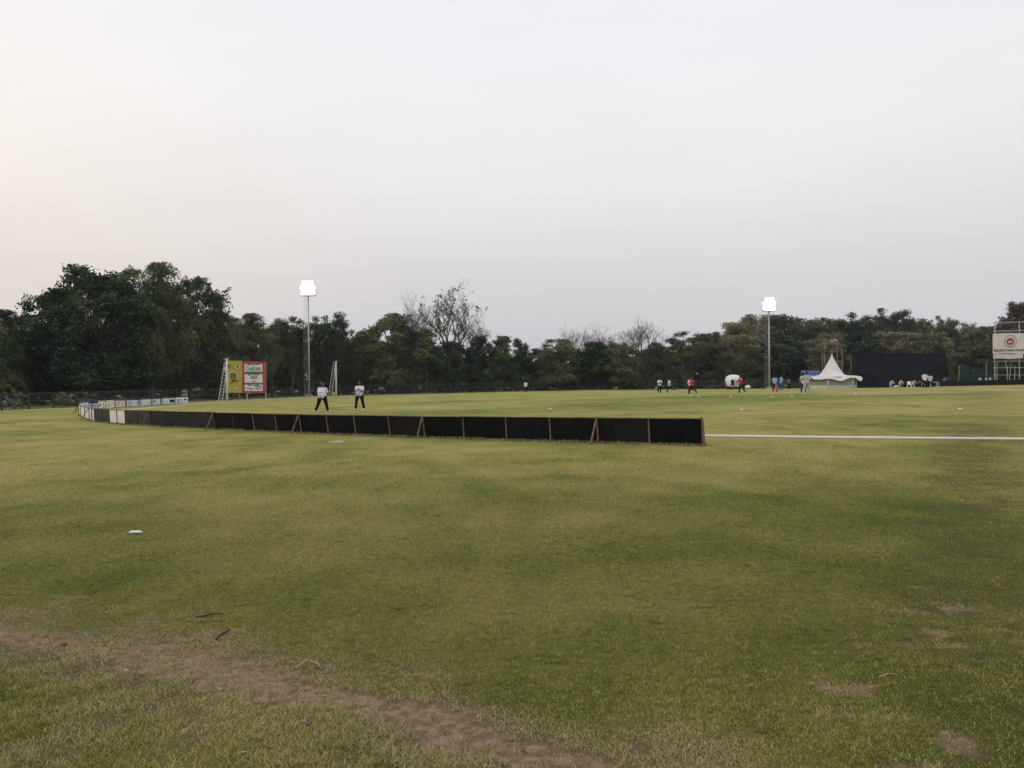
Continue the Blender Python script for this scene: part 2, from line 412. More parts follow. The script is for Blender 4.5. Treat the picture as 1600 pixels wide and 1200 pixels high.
tm = n.new('ShaderNodeMapRange'); sy_ = n.new('ShaderNodeSeparateXYZ'); l.new(geo.outputs['Position'], sy_.inputs[0]); l.new(sy_.outputs['Y'], tm.inputs['Value'])
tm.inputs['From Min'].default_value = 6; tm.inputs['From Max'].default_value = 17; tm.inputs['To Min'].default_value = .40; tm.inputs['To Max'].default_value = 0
c = mixc(n, l, tm.outputs[0], c, (.085, .072, .034))  # thatch tint, with the shade between near blades painted into the ground colour
wk = n.new('ShaderNodeMath'); wk.operation = 'MULTIPLY'; l.new(attr('worn'), wk.inputs[0]); wr_ = n.new('ShaderNodeMapRange'); wr_.inputs['From Min'].default_value = .30; wr_.inputs['From Max'].default_value = .56; l.new(nz(2.2, 6, .7), wr_.inputs['Value']); l.new(wr_.outputs[0], wk.inputs[1]); wk.use_clamp = True
c = mixc(n, l, wk.outputs[0], c, (.095, .098, .034))
c = mixc(n, l, attr('pitch'), c, tan)
c = mixc(n, l, attr('dirt'), c, soil)
c = mixc(n, l, attr('rough'), c, scrub)
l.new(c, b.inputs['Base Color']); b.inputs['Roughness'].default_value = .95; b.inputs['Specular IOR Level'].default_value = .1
bp = n.new('ShaderNodeBump'); bp.inputs['Strength'].default_value = 1.0; bp.inputs['Distance'].default_value = .05
l.new(nz(40, 6, .7), bp.inputs['Height']); l.new(bp.outputs[0], b.inputs['Normal'])
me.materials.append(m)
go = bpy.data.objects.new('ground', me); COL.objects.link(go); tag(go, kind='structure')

# blades: real triangles, denser and smaller near the camera
gm, n, l, b = new_mat('grass_blade')
tone, fine, geo, midn = turf_nodes(n, l)
green = ramp_node(n, l, tone, TURF)
at = n.new('ShaderNodeAttribute'); at.attribute_name = 'straw'
ri = n.new('ShaderNodeAttribute'); ri.attribute_name = 'shade'
hs = n.new('ShaderNodeHueSaturation'); l.new(green, hs.inputs['Color']); l.new(ri.outputs['Fac'], hs.inputs['Value']); hs.inputs['Saturation'].default_value = 1.0
cc = mixc(n, l, at.outputs['Fac'], hs.outputs[0], (.54, .45, .26))
l.new(cc, b.inputs['Base Color']); b.inputs['Roughness'].default_value = .7; b.inputs['Specular IOR Level'].default_value = .15
tr = n.new('ShaderNodeBsdfTranslucent'); l.new(cc, tr.inputs['Color']); ms = n.new('ShaderNodeMixShader'); ms.inputs[0].default_value = .2
l.new(b.outputs[0], ms.inputs[1]); l.new(tr.outputs[0], ms.inputs[2]); l.new(ms.outputs[0], n['Material Output'].inputs['Surface'])
def blades(y0, y1, dens, ln, wd, seg):
    area = (y1-y0)*((y0+y1)*.70+3.0)
    N = int(area*dens)
    y = rng.uniform(y0, y1, N); hw = y*.70+1.5; x = rng.uniform(-1, 1, N)*hw
    keepw = hw/((y1*.70)+1.5); k = rng.random(N) < keepw*1.0; x, y = x[k], y[k]
    clump = .55*fbm(x*7, y*7, 2, 50)+.45*fbm(x*24, y*24, 2, 51)
    dmk = dirt_mask(x, y) if y0 < 16 else np.zeros_like(x)
    st, side = straw_mask(x, y) if y0 < 14 else (np.zeros_like(x), np.zeros_like(x))
    wn_ = worn_mask(x, y)
    keep = (rng.random(len(x)) > dmk*np.where(x < -.9, .88, .95)) & (rng.random(len(x)) < np.clip((clump-.22)*3.4, .08, 1)) & (rng.random(len(x)) > wn_*.5) & (rng.random(len(x)) < 1-side*np.clip((.52-fbm(x*3.3, y*3.3, 3, 91))*5, 0, .75))
    x, y, st, side, clump = x[keep], y[keep], st[keep], side[keep], clump[keep]; dk2 = dmk[keep]
    N = len(x); z = ground(x, y)+(fbm(x*1.2, y*1.2, 3, 3)-.5)*.03*(np.abs(x) < 14)*(y < 14)
    rough = side*(.3+.7*fbm(x*2, y*2, 3, 61))*(y < 9)
    L = ln*(.5+rng.random(N))*(.6+.9*clump)*(1+rough); w = wd*(.6+.8*rng.random(N))
    th = rng.uniform(0, 2*math.pi, N); lean = rng.uniform(.6, 1.55, N)
    dx, dy = np.cos(th), np.sin(th); ph = rng.uniform(0, 2*math.pi, N)
    wx, wy = np.cos(ph)*w/2, np.sin(ph)*w/2
    hx = np.sin(lean)*L; hz = np.cos(lean)*L
    p0 = np.stack([x-wx, y-wy, z-.004], -1); p1 = np.stack([x+wx, y+wy, z-.004], -1)
    tip = np.stack([x+dx*hx, y+dy*hx, z+hz], -1)
    if seg == 1: T = np.stack([p0, p1, tip], 1)
    else:
        mxy = .42; mh = .62
        m0 = np.stack([x+dx*hx*mxy-wx*.75, y+dy*hx*mxy-wy*.75, z+hz*mh], -1); m1 = np.stack([x+dx*hx*mxy+wx*.75, y+dy*hx*mxy+wy*.75, z+hz*mh], -1)
        T = np.concatenate([np.stack([p0, p1, m1], 1), np.stack([p0, m1, m0], 1), np.stack([m0, m1, tip], 1)], 1)
    s = np.clip((rng.random(N) < np.maximum(st*.85+.05, dk2*.9)).astype(float)*(.45+.55*rng.random(N)), 0, 1)
    sh = .42+1.22*rng.random(N)
    r = 3*(1 if seg == 1 else 3)
    return T.reshape(-1, 3), np.repeat(s, r), np.repeat(sh, r)
parts = [blades(2.4, 4.6, 36000, .0165, .0034, 3), blades(4.6, 7, 21000, .0175, .0045, 1), blades(7, 11, 7500, .019, .0070, 1), blades(11, 18, 1800, .022, .011, 1), blades(18, 30, 300, .018, .018, 1)]
near_px = [(1099, 697), (935, 692.4), (792.5, 688.4), (664.5, 684.6), (557, 680.3), (472, 677.2), (399, 673.7), (338, 671), (281, 668.2), (236, 665.6), (197, 663.6), (160.5, 660.2), (140.5, 656.4), (124.4, 648.8)]
def fringe():
    P_ = [G(*q) for q in near_px]; xs_, ys_ = [], []
    for a, b in zip(P_[:-1], P_[1:]):
        k_ = int((b-a).length*170); t_ = rng.random(k_)
        if k_ == 0: continue
        keep = fbm(t_*(b-a).length*2.5+a.x, t_*0+a.y, 3, 4) > .42; t_ = t_[keep]
        xs_.append(a.x+(b.x-a.x)*t_+rng.normal(size=len(t_))*.05); ys_.append(a.y+(b.y-a.y)*t_-np.abs(rng.normal(size=len(t_)))*.05)
    x = np.concatenate(xs_); y = np.concatenate(ys_); N = len(x); z = ground(x, y); L = rng.uniform(.03, .10, N); th = rng.uniform(0, 6.28, N); w = .012
    T = np.stack([np.stack([x-w, y, z], -1), np.stack([x+w, y, z], -1), np.stack([x+np.cos(th)*L*.4, y+np.sin(th)*L*.4, z+L], -1)], 1)
    return T.reshape(-1, 3), np.repeat((rng.random(N) < .3)*.7, 3), np.repeat(.3+.5*rng.random(N), 3)
parts.append(fringe())
BV = np.concatenate([p[0] for p in parts]); BS = np.concatenate([p[1] for p in parts]); BH = np.concatenate([p[2] for p in parts])
bme = tri_mesh('grass', BV, 3, gm)
for nm, arr in (('straw', BS), ('shade', BH)):
    a = bme.attributes.new(nm, 'FLOAT', 'POINT'); a.data.foreach_set('value', arr.astype(np.float32))
bo = bpy.data.objects.new('grass', bme); COL.objects.link(bo)
tag(bo, 'short green and straw coloured turf grass covering the near outfield', 'grass', kind='stuff')

# ------------------------------------------------------------------ trees
M_BARK = mat('bark', (.075, .06, .048), .9, .25, 3, bump=.5)
M_BARKP = mat('pale_bark', (.12, .105, .088), .9, .2, 3, bump=.5)
M_TWIG = mat('twig', (.085, .072, .062), .9, .2, 4)
L_DENSE = leaf_mat('leaf_dense', (.026, .046, .022), (.064, .098, .043), (.155, .190, .082))
L_FEATH = leaf_mat('leaf_feathery', (.036, .056, .025), (.084, .112, .048), (.180, .202, .090))
L_OLIVE = leaf_mat('leaf_olive', (.080, .086, .046), (.160, .158, .086), (.270, .245, .135))
L_DUSTY = leaf_mat('leaf_dusty', (.085, .070, .048), (.150, .125, .085), (.230, .190, .125))
L_SPARSE = leaf_mat('leaf_young', (.09, .12, .035), (.13, .16, .05), (.18, .21, .075))
L_SCRUB = leaf_mat('leaf_scrub', (.018, .026, .012), (.040, .046, .020), (.085, .078, .038), scale=.25)
def leaves_at(P, size, flat=.5, elong=1.6, rg=rng):
    N = len(P)
    nrm = rg.normal(size=(N, 3)); nrm[:, 2] = np.abs(nrm[:, 2])+flat; nrm /= np.linalg.norm(nrm, axis=1)[:, None]
    t = rg.normal(size=(N, 3)); u = np.cross(nrm, t); u /= np.linalg.norm(u, axis=1)[:, None]; v = np.cross(nrm, u)
    s = (size*(.6+.8*rg.random(N)))[:, None]
    a = u*s*elong/2; c = v*s/2
    return np.stack([P-a, P+c, P+a, P-c], 1).reshape(-1, 3)
def branch_rec(mb, p, d, L, r, lev, maxlev, tips, rg, spread=.55, upb=.15, shrink=.72, kids=(2, 3), n=6):
    pts = [p.copy()]; q = p.copy(); dd = d.copy(); rr = [r]
    k = 4 if lev < 2 else 3
    for i in range(k):
        dd = (dd+Vector(rg.normal(size=3))*.09+Vector((0, 0, upb*.35))).normalized()
        q = q+dd*(L/k); pts.append(q.copy()); rr.append(r*(1-.26*(i+1)/k))
    mb.tube(pts, rr, max(3, n-lev), cap=False)
    if lev >= maxlev: tips.append((q, dd)); return
    nk = int(rg.integers(kids[0], kids[1]+1))
    a0 = rg.uniform(0, 6.28)
    for j in range(nk):
        ax = Vector((math.cos(a0+j*6.28/nk), math.sin(a0+j*6.28/nk), rg.uniform(-.2, .3)))
        nd = (dd*(1-spread*.35)+ax*spread*rg.uniform(.7, 1.3)+Vector((0, 0, upb))).normalized()
        branch_rec(mb, q, nd, L*shrink*rg.uniform(.75, 1.2), rr[-1]*.78, lev+1, maxlev, tips, rg, spread, upb, shrink, kids, n)
    if lev >= 1 and rg.random() < .7:
        i = int(rg.integers(1, k)); ax = Vector(rg.normal(size=3)).normalized()
        branch_rec(mb, pts[i], (dd*.4+ax*.8).normalized(), L*shrink*.7, rr[i]*.5, lev+1, maxlev, tips, rg, spread, upb, shrink, kids, n)
HIDE = []
class Proto: pass
def make_proto(kind, seed):
    """a tree ten metres tall and about ten wide: trunk mesh and crown mesh"""
    rg = np.random.default_rng(seed); mb = MB(); P = Proto(); P.kind = kind
    if kind in ('bare', 'bloom', 'dry'):
        tips = []
        h0 = {'bloom': 3.2, 'bare': 2.0, 'dry': 1.3}[kind]
        mb.tube([(0, 0, -.3), (.05, 0, h0*.5), (-.03, .04, h0)], [.34, .27, .24], 8, cap=False)
        nk = {'bloom': 5, 'bare': 5, 'dry': 6}[kind]
        for j in range(nk):
            a = j*6.28/nk+rg.uniform(-.3, .3); sp = rg.uniform(.35, .85)
            branch_rec(mb, Vector((0, 0, h0-.1+.1*j*(kind != 'dry'))), Vector((math.cos(a)*sp, math.sin(a)*sp, .9)).normalized(), 2.2, .13, 1, 6 if kind != 'dry' else 5, tips, rg, .62, .12, .74)
        V_ = np.array([list(v) for v in mb.v]); TT = np.array([list(t[0]) for t in tips]); mxy = TT[:, :2].mean(0)/TT[:, 2].mean()
        V_[:, :2] -= V_[:, 2:3]*mxy[None, :]*np.clip(V_[:, 2:3]/3, 0, 1); zmax = np.percentile(V_[:, 2], 99.7); xm = np.percentile(np.abs(V_[:, :2]), 99.8)
        S = np.array([5/xm, 5/xm, 10/zmax]); V_ = V_*S; mb.v = [tuple(v) for v in V_]
        TT[:, :2] -= TT[:, 2:3]*mxy[None, :]; T = TT*S
        if kind == 'bloom':
            sel = T[rg.random(len(T)) < .2]; sel = sel[(sel[:, 2] > 5.5)]
            pts = np.repeat(sel, 5, 0)+rg.normal(size=(len(sel)*5, 3))*.13
            P.leaf = leaves_at(pts, .15, .3, 1.6, rg); P.lm = L_SPARSE
        elif kind == 'dry':
            pts = np.repeat(T, 22, 0)+rg.normal(size=(len(T)*22, 3))*.26
            P.leaf = leaves_at(pts, .11, .3, 1.8, rg); P.lm = L_DUSTY
        else:
            pts = np.repeat(T, 2, 0)+rg.normal(size=(len(T)*2, 3))*.12
            P.leaf = leaves_at(pts, .028, -.1, 13, rg); P.lm = M_TWIG
        P.bark = M_TWIG
    else:
        nl = {'dense': 50, 'feather': 60, 'olive': 74, 'umbrella': 30, 'scrub': 20}[kind]
        lobes = []
        tries = 0
        while len(lobes) < nl and tries < 4000:
            tries += 1
            a = rg.uniform(0, 6.28); z = rg.random(); rad = math.sqrt(rg.random())
            if kind == 'umbrella':
                zz = 5.2+4.2*z; R_ = 4.3*math.sqrt(max(0, 1-((zz-6.6)/3.2)**2)) if abs(zz-6.6) < 3.2 else 0
            elif kind == 'scrub':
                zz = .6+8.6*z; R_ = 4.6*math.sqrt(max(0.03, 1-(zz/9.8)**2))
            else:
                z0, z1 = ((1.4, 9.2) if kind != 'feather' else (1.7, 9.2))
                zz = z0+(z1-z0)*z; t = (zz-4.6)/5.0; R_ = 4.3*math.sqrt(max(0.02, 1-t*t*(1 if t > 0 else .55)))
            R_ *= (.75+.5*vn(np.array([a*1.1+seed]), np.array([zz*.4+seed]), seed)[0])
            c = np.array([math.cos(a)*R_*rad, math.sin(a)*R_*rad, zz])
            lr = rg.uniform(.75, 1.45)*(1.0 if kind != 'umbrella' else .9)*(1-.25*z)
            if any(np.linalg.norm(c-q[0]) < .55*(lr+q[1])*.9 for q in lobes): continue
            lobes.append((c, lr))
        mb.tube([(0, 0, -.4), (.08, .02, 1.0), (-.05, .05, 2.4), (.05, -.03, 3.8)], [.42, .31, .25, .18], 8, cap=False)
        for (c, lr) in lobes:
            hz = min(3.6, max(1.2, c[2]*.45)); s0 = Vector((0, 0, hz)); e = Vector(c)
            m1 = s0.lerp(e, .5)+Vector((0, 0, .35))+Vector(rg.normal(size=3))*.2
            mb.tube([s0, s0.lerp(m1, .5)+Vector(rg.normal(size=3))*.08, m1, e], [.12, .09, .06, .03], 5, cap=False)
        pts = []
        for (c, lr) in lobes:
            if kind == 'feather':
                ns = int(34*lr); k = 28
                dirs = rg.normal(size=(ns, 3)); dirs[:, 2] = np.abs(dirs[:, 2])*.9-.15; dirs /= np.linalg.norm(dirs, axis=1)[:, None]
                st = c+dirs*lr*.55*rg.random((ns, 1))
                t = np.linspace(0, 1, k)[None, :, None]
                out = dirs.copy(); out[:, 2] = out[:, 2]*.6+.25
                Ls = rg.uniform(.8, 1.7, (ns, 1, 1))
                q = st[:, None, :]+out[:, None, :]*t*Ls+np.array([0, 0, -1.0])[None, None, :]*(t**2)*Ls*rg.uniform(.5, 1.25, (ns, 1, 1))
                q = q.reshape(-1, 3)+rg.normal(size=(ns*k, 3))*.065
                pts.append(q)
            else:
                dens = {'dense': 620, 'olive': 620, 'umbrella': 520, 'scrub': 700}[kind]
                # each lobe is itself made of small sprays, so that its outline is ragged
                nsub = int(16*lr*lr)+6
                sd_ = rg.normal(size=(nsub, 3)); sd_ /= np.linalg.norm(sd_, axis=1)[:, None]
                sc_ = c+sd_*lr*rg.uniform(.45, 1.08, (nsub, 1))*np.array([1, 1, .78 if kind != 'umbrella' else .45])
                m_ = int(dens*lr*lr/nsub)
                q = np.repeat(sc_, m_, 0)+rg.normal(size=(nsub*m_, 3))*np.array([.24, .24, .15])
                pts.append(q)
        # wisps that stand out of the outline
        nw = {'feather': 26, 'scrub': 20}.get(kind, 0)
        for _ in range(nw):
            c, lr = lobes[int(rg.integers(len(lobes)))]
            if c[2] < 3.5 or c[2] > 8.0: continue
            o3 = np.array([c[0], c[1], c[2]-4.0]); o3 /= np.linalg.norm(o3); o3 = o3+rg.normal(size=3)*.3; o3[2] = o3[2]*.8+.1; o3 /= np.linalg.norm(o3)
            Lw = rg.uniform(.4, .95)*(1.2 if kind == 'feather' else .8); tt = np.linspace(0, 1, 34)[:, None]
            s0_ = c+o3*lr*.8; q = s0_+o3*tt*Lw+np.array([0, 0, -.35])*(tt**2)*Lw*(kind == 'feather')
            mb.tube([Vector(s0_-o3*.4), Vector(s0_+o3*Lw*.9)], [.03, .012], 3, cap=False)
            pts.append(np.repeat(q, 2, 0)+rg.normal(size=(68, 3))*(.07 if kind == 'feather' else .13))
        pts = np.concatenate(pts); zc = np.percentile(pts[:, 2], 99.85); pts = pts[(pts[:, 2] > .1) & (pts[:, 2] <= zc)]
        pts[:, 2] *= 10/zc
        sz = {'dense': .17, 'feather': .085, 'olive': .15, 'umbrella': .12, 'scrub': .2}[kind]
        P.leaf = leaves_at(pts, sz, .5, {'feather': 2.6}.get(kind, 1.7), rg)
        P.lm = {'dense': L_DENSE, 'feather': L_FEATH, 'olive': L_OLIVE, 'umbrella': L_FEATH, 'scrub': L_SCRUB}[kind]
        P.bark = M_BARKP if kind == 'olive' else M_BARK
    P.trunk = bpy.data.meshes.new('trunk'); P.trunk.from_pydata(mb.v, [], mb.f); P.trunk.update()
    P.trunk.polygons.foreach_set('use_smooth', [True]*len(P.trunk.polygons)); P.trunk.materials.append(P.bark)
    P.crown = tri_mesh('crown', P.leaf, 4, P.lm)
    return P
PR = {'dense': [make_proto('dense', s) for s in (11, 12, 13)], 'feather': [make_proto('feather', s) for s in (21, 22, 23)],
      'olive': [make_proto('olive', s) for s in (31, 32)], 'umbrella': [make_proto('umbrella', s) for s in (41, 42)],
      'bare': [make_proto('bare', s) for s in (51, 52)], 'bloom': [make_proto('bloom', 61)], 'scrub': [make_proto('scrub', s) for s in (81, 82)]}
tn = [0]
def tree(px, depth, top, wpx, kind, label, group=None, var=None, name=None, cmat=None):
    tn[0] += 1
    P = PR[kind][(var if var is not None else tn[0]) % len(PR[kind])]
    g = D(px, depth); by = proj(g)[1]; h = (by-top)*depth/F; w = wpx*depth/F
    nm = name or {'bare': 'bare_tree', 'bloom': 'bare_tree', 'dry': 'dry_tree', 'feather': 'acacia_tree', 'umbrella': 'acacia_tree', 'scrub': 'bush'}.get(kind, 'broadleaf_tree')
    t = thing(nm, g, label, 'bush' if kind == 'scrub' else 'tree', group, rz=random.uniform(0, 6.28))
    t.scale = (w/10, w/10, h/10)
    for n_, me_ in (('trunk', P.trunk), ('crown', P.crown)):
        if cmat and n_ == 'crown':
            key = me_.name+cmat.name
            if key not in bpy.data.meshes:
                m2 = me_.copy(); m2.name = key; m2.materials.clear(); m2.materials.append(cmat)
            me_ = bpy.data.meshes[key]
        o = bpy.data.objects.new(n_, me_); COL.objects.link(o); o.parent = t
    return t
SKYX = [-300, -60, 0, 25, 50, 60, 75, 100, 120, 190, 215, 245, 255, 275, 300, 330, 350, 365, 400, 430, 480, 510, 535, 550, 562, 575, 590, 620, 650, 665, 690, 750, 765, 780, 800, 830, 860, 900, 945, 975, 1035, 1060, 1090, 1120, 1150, 1180, 1200, 1225, 1245, 1262, 1280, 1320, 1340, 1370, 1400, 1410, 1430, 1450, 1465, 1500, 1520, 1535, 1560, 1580, 1600, 1700, 1900]
SKYY = [480, 480, 484, 490, 490, 470, 455, 435, 425, 425, 412, 420, 445, 432, 445, 465, 475, 495, 488, 495, 505, 487, 490, 510, 520, 500, 492, 492, 490, 512, 535, 528, 545, 527, 530, 545, 532, 530, 535, 535, 533, 518, 518, 512, 500, 492, 490, 495, 505, 500, 495, 500, 487, 482, 485, 497, 497, 505, 500, 505, 505, 513, 510, 490, 478, 470, 475]
def sky(px): return float(np.interp(px, SKYX, SKYY))
TG = 'trees behind the perimeter fence'
TREES = [
 (-70, 82, 478, 150, 'feather', 'feathery tree cut by the left edge of the photo, leftmost in the treeline'),
 (15, 90, 484, 100, 'feather', 'dusky feathery tree left of the great dark broadleaf tree'),
 (88, 96, 452, 110, 'dense', 'broadleaf tree forming the left shoulder of the tallest tree clump'),
 (150, 92, 421, 185, 'dense', 'tallest dark broadleaf tree with a broad round crown and thick trunk at the left'),
 (238, 97, 411, 125, 'feather', 'tall feathery tree with wispy top right of the great broadleaf tree'),
 (298, 106, 432, 120, 'feather', 'drooping feathery tree just left of the yellow and red scoreboard'),
 (338, 110, 468, 80, 'feather', 'lower feathery tree rising directly behind the ladder of the scoreboard'),
 (385, 116, 490, 85, 'feather', 'feathery tree rising above the yellow half of the scoreboard'),
 (425, 124, 496, 75, 'umbrella', 'flat topped tree between the scoreboard and the left floodlight'),
 (458, 128, 494, 75, 'umbrella', 'flat topped dark tree just left of the left floodlight pole'),
 (520, 130, 486, 85, 'umbrella', 'layered umbrella shaped tree right of the left floodlight pole'),
 (492, 132, 503, 80, 'dense', 'dark tree directly behind the left floodlight pole'),
 (560, 135, 518, 70, 'feather', 'low feathery tree above the man with folded arms'),
 (617, 130, 490, 118, 'dense', 'round dark green broadleaf tree left of the tall leafless tree'),
 (703, 131, 452, 103, 'bloom', 'tall leafless tree with sparse young leaves at its branch tips'),
 (652, 133, 465, 78, 'bare', 'pale bare tree leaning into the left side of the tall leafless tree'),
 (738, 132, 500, 78, 'bare', 'grey bare tree tucked against the right side of the tall leafless tree'),
 (700, 132, 532, 90, 'dense', 'dark low tree behind the trunk of the tall leafless tree'),
 (752, 130, 524, 50, 'dense', 'narrow dark tree right of the tall leafless tree'),
 (790, 131, 525, 78, 'dense', 'small round dark tree above the lone distant fielder'),
 (838, 132, 544, 70, 'dense', 'low rounded tree right of the lone distant fielder'),
 (876, 129, 530, 90, 'feather', 'soft green feathery tree left of the bare treetops'),
 (905, 138, 512, 70, 'bare', 'bare topped tree, leftmost of the three brown bare treetops'),
 (945, 138, 511, 70, 'bare', 'bare topped tree, middle of the three brown bare treetops'),
 (1002, 133, 503, 84, 'bare', 'widest bare tree, rightmost of the three brown bare treetops'),
 (930, 129, 534, 80, 'dense', 'dark tree in front of the middle brown bare treetops'),
 (968, 127, 534, 70, 'dense', 'dark tree with pale slender trunk left of the widest bare tree'),
 (1030, 134, 535, 65, 'feather', 'feathery tree behind the two walking fielders'),
 (1074, 129, 516, 90, 'umbrella', 'dark bushy tree above the umpire in red walking with a fielder'),
 (1108, 140, 520, 80, 'olive', 'brown green tree left of the inflatable dome'),
 (1150, 170, 503, 90, 'olive', 'olive tree on the rise above the inflatable dome'),
 (1182, 180, 492, 90, 'olive', 'olive tree crown just left of the right floodlight'),
 (1218, 175, 491, 90, 'olive', 'olive tree crown just right of the right floodlight'),
 (1160, 150, 523, 100, 'olive', 'dusty olive tree directly behind the inflatable dome'),
 (1220, 152, 525, 100, 'dense', 'dark green tree behind the two umpires in blue'),
 (1272, 178, 497, 90, 'olive', 'olive tree on the rise above the batsman in grey'),
 (1312, 180, 498, 85, 'olive', 'olive tree on the rise above the white tent'),
 (1280, 152, 530, 90, 'olive', 'bushy olive tree behind the bamboo tower'),
 (1345, 175, 487, 75, 'umbrella', 'layered dark tree above the left end of the black sight screen'),
 (1386, 180, 481, 90, 'umbrella', 'tallest layered tree above the middle of the black sight screen'),
 (1340, 156, 520, 90, 'dense', 'dark green tree between the tent peak and the sight screen'),
 (1428, 178, 498, 75, 'olive', 'olive tree above the right part of the black sight screen'),
 (1395, 158, 518, 110, 'olive', 'broad olive tree right behind the black sight screen'),
 (1470, 175, 493, 52, 'umbrella', 'thin dark tree silhouetted right of the sight screen, left of a pair'),
 (1504, 175, 499, 60, 'umbrella', 'thin dark tree silhouetted right of the sight screen, right of a pair'),
 (1455, 158, 520, 90, 'olive', 'olive tree over the right edge of the sight screen'),
 (1540, 170, 510, 80, 'dense', 'dark tree just left of the banner scaffold'),
 (1520, 155, 540, 90, 'olive', 'low green tree above the green netting'),
 (1602, 152, 471, 92, 'dusty', 'pale dusty tree rising over the banner scaffold'),
 (1650, 162, 485, 110, 'dusty', 'olive tree behind the banner scaffold at the right edge of the photo'),
]
for (px, dp, top, w, k, lab) in TREES: tree(px, dp, top, w*1.08, 'olive' if k == 'dusty' else k, lab, TG, cmat=L_DUSTY if k == 'dusty' else None)
# second rows closing the gaps, each following the skyline a little lower
def olive_side(px): return px > 1110
ords = ['first', 'second', 'third', 'fourth', 'fifth', 'sixth', 'seventh', 'eighth', 'ninth', 'tenth', 'eleventh', 'twelfth', 'thirteenth', 'fourteenth', 'fifteenth', 'sixteenth', 'seventeenth', 'eighteenth', 'nineteenth', 'twentieth',
        'twenty-first', 'twenty-second', 'twenty-third', 'twenty-fourth', 'twenty-fifth', 'twenty-sixth', 'twenty-seventh', 'twenty-eighth', 'twenty-ninth', 'thirtieth', 'thirty-first', 'thirty-second', 'thirty-third', 'thirty-fourth', 'thirty-fifth', 'thirty-sixth', 'thirty-seventh', 'thirty-eighth', 'thirty-ninth', 'fortieth',
        'forty-first', 'forty-second', 'forty-third', 'forty-fourth', 'forty-fifth', 'forty-sixth', 'forty-seventh', 'forty-eighth', 'forty-ninth', 'fiftieth', 'fifty-first', 'fifty-second', 'fifty-third', 'fifty-fourth', 'fifty-fifth', 'fifty-sixth', 'fifty-seventh', 'fifty-eighth', 'fifty-ninth', 'sixtieth']
fx = np.array([p.x for p in fence_xy]); fyv = np.array([p.y for p in fence_xy])
def fence_depth(px): return float(np.interp(px, [q[0] for q in fence_pd], [q[1] for q in fence_pd]))
k = 0
for px in np.arange(-230, 1850, 62):
    q = px+random.uniform(-14, 14); dp = max(fence_depth(q)+random.uniform(38, 52), 105)
    kd = ('olive' if random.random() < .9 else 'dense') if olive_side(q) else random.choice(['dense', 'feather', 'dense'])
    tree(q, dp, max(sky(q), sky(q-25), sky(q+25))+random.uniform(8, 18), random.uniform(88, 115), kd, 'tree in the far row of the wood, %s from the left' % ords[k], 'far row of trees'); k += 1
k = 0
for px in np.arange(-200, 1800, 52):
    q = px+random.uniform(-12, 12); dp = fence_depth(q)+random.uniform(16, 28)
    s = sky(q); kd = ('olive' if random.random() < .75 else 'dense') if olive_side(q) else random.choice(['dense', 'feather', 'umbrella'])
    tree(q, dp, max(s+random.uniform(22, 45), 520), random.uniform(70, 95), kd, 'low shaded tree in the middle row of the wood, %s from the left' % ords[k], 'middle row of trees'); k += 1
# undergrowth bushes
k = 0
for px in np.arange(-180, 1720, 34):
    q = px+random.uniform(-10, 10); dp = fence_depth(q)+random.uniform(24, 34); g = D(q, dp)
    by = proj(g)[1]; hpx = random.uniform(1.6, 3.6)*F/dp
    tree(q, dp, by-hpx, random.uniform(46, 66), 'scrub', 'dark undergrowth bush below the trees, %s from the left' % ords[k], 'undergrowth bushes in the wood', cmat=(L_DENSE, None, L_OLIVE)[k % 3]); k += 1
k = 0
for px in [20, 95, 130, 225, 262, 330, 600, 640, 690, 735, 770, 806, 850, 895, 985, 1010, 1035, 1090, 1110, 1180, 1240, 1275]:
    q = px+random.uniform(-8, 8); dp = fence_depth(q)+random.uniform(2.5, 9); by = proj(D(q, dp))[1]
    tree(q, dp, by-random.uniform(.9, 2.0)*F/dp, random.uniform(22, 44), 'scrub', 'small dry bush just behind the perimeter fence, %s from the left' % ords[k], 'small bushes behind the fence', cmat=random.choice([L_DUSTY, L_OLIVE, L_SCRUB])); k += 1

# ------------------------------------------------------------------ common materials
M_BLACK = mat('black_cloth', (.0055, .0062, .0075), .9, .25, 2.0, .12, bump=.4)
M_BLACK2 = mat('faded_black_cloth', (.010, .010, .011), .9, .3, 1.4, .12, bump=.5, col2=(.006, .0065, .008))
M_BLACK3 = mat('dusty_black_cloth', (.008, .008, .009), .9, .3, 1.1, .12, bump=.5, col2=(.015, .0135, .012))
M_BROWN = mat('weathered_cloth', (.055, .047, .042), .9, .2, 2.5, .2)
M_GREYCL = mat('grey_cloth', (.026, .024, .022), .9, .2, 2.5, .2)
M_WHITECL = mat('white_board', (.72, .70, .70), .7, .06, 3)
M_WOOD = mat('frame_wood', (.20, .14, .10), .85, .25, 9, bump=.3)
M_WOODD = mat('dark_frame_wood', (.075, .055, .045), .85, .25, 9)
M_STEEL = mat('galvanised_steel', (.45, .45, .44), .5, .12, 5, .5, .4)
M_POLEW = mat('white_painted_pole', (.68, .67, .62), .5, .08, 3)
M_ALU = mat('ladder_aluminium', (.55, .56, .56), .4, .1, 5, .5, .6)
M_WHITE = mat('white_plastic', (.78, .78, .77), .5, .04, 4)
M_ROPE = mat('rope_white', (.74, .73, .68), .8, .10, 30)
M_DKGREEN = mat('dark_green_post', (.028, .04, .032), .7, .2, 5)
M_RAIL = mat('fence_wire', (.12, .13, .12), .6, .15, 5, .3, .2)
M_NAVY = mat('navy', (.03, .06, .16), .6, .1, 5)
M_BLUE = mat('board_blue', (.10, .20, .45), .6, .1, 5)
M_LBLUE = mat('board_pale_blue', (.62, .70, .78), .6, .05, 5)
M_REDP = mat('board_red', (.42, .07, .06), .6, .12, 3)
M_ORANGEP = mat('board_orange', (.5, .16, .05), .6, .12, 3)
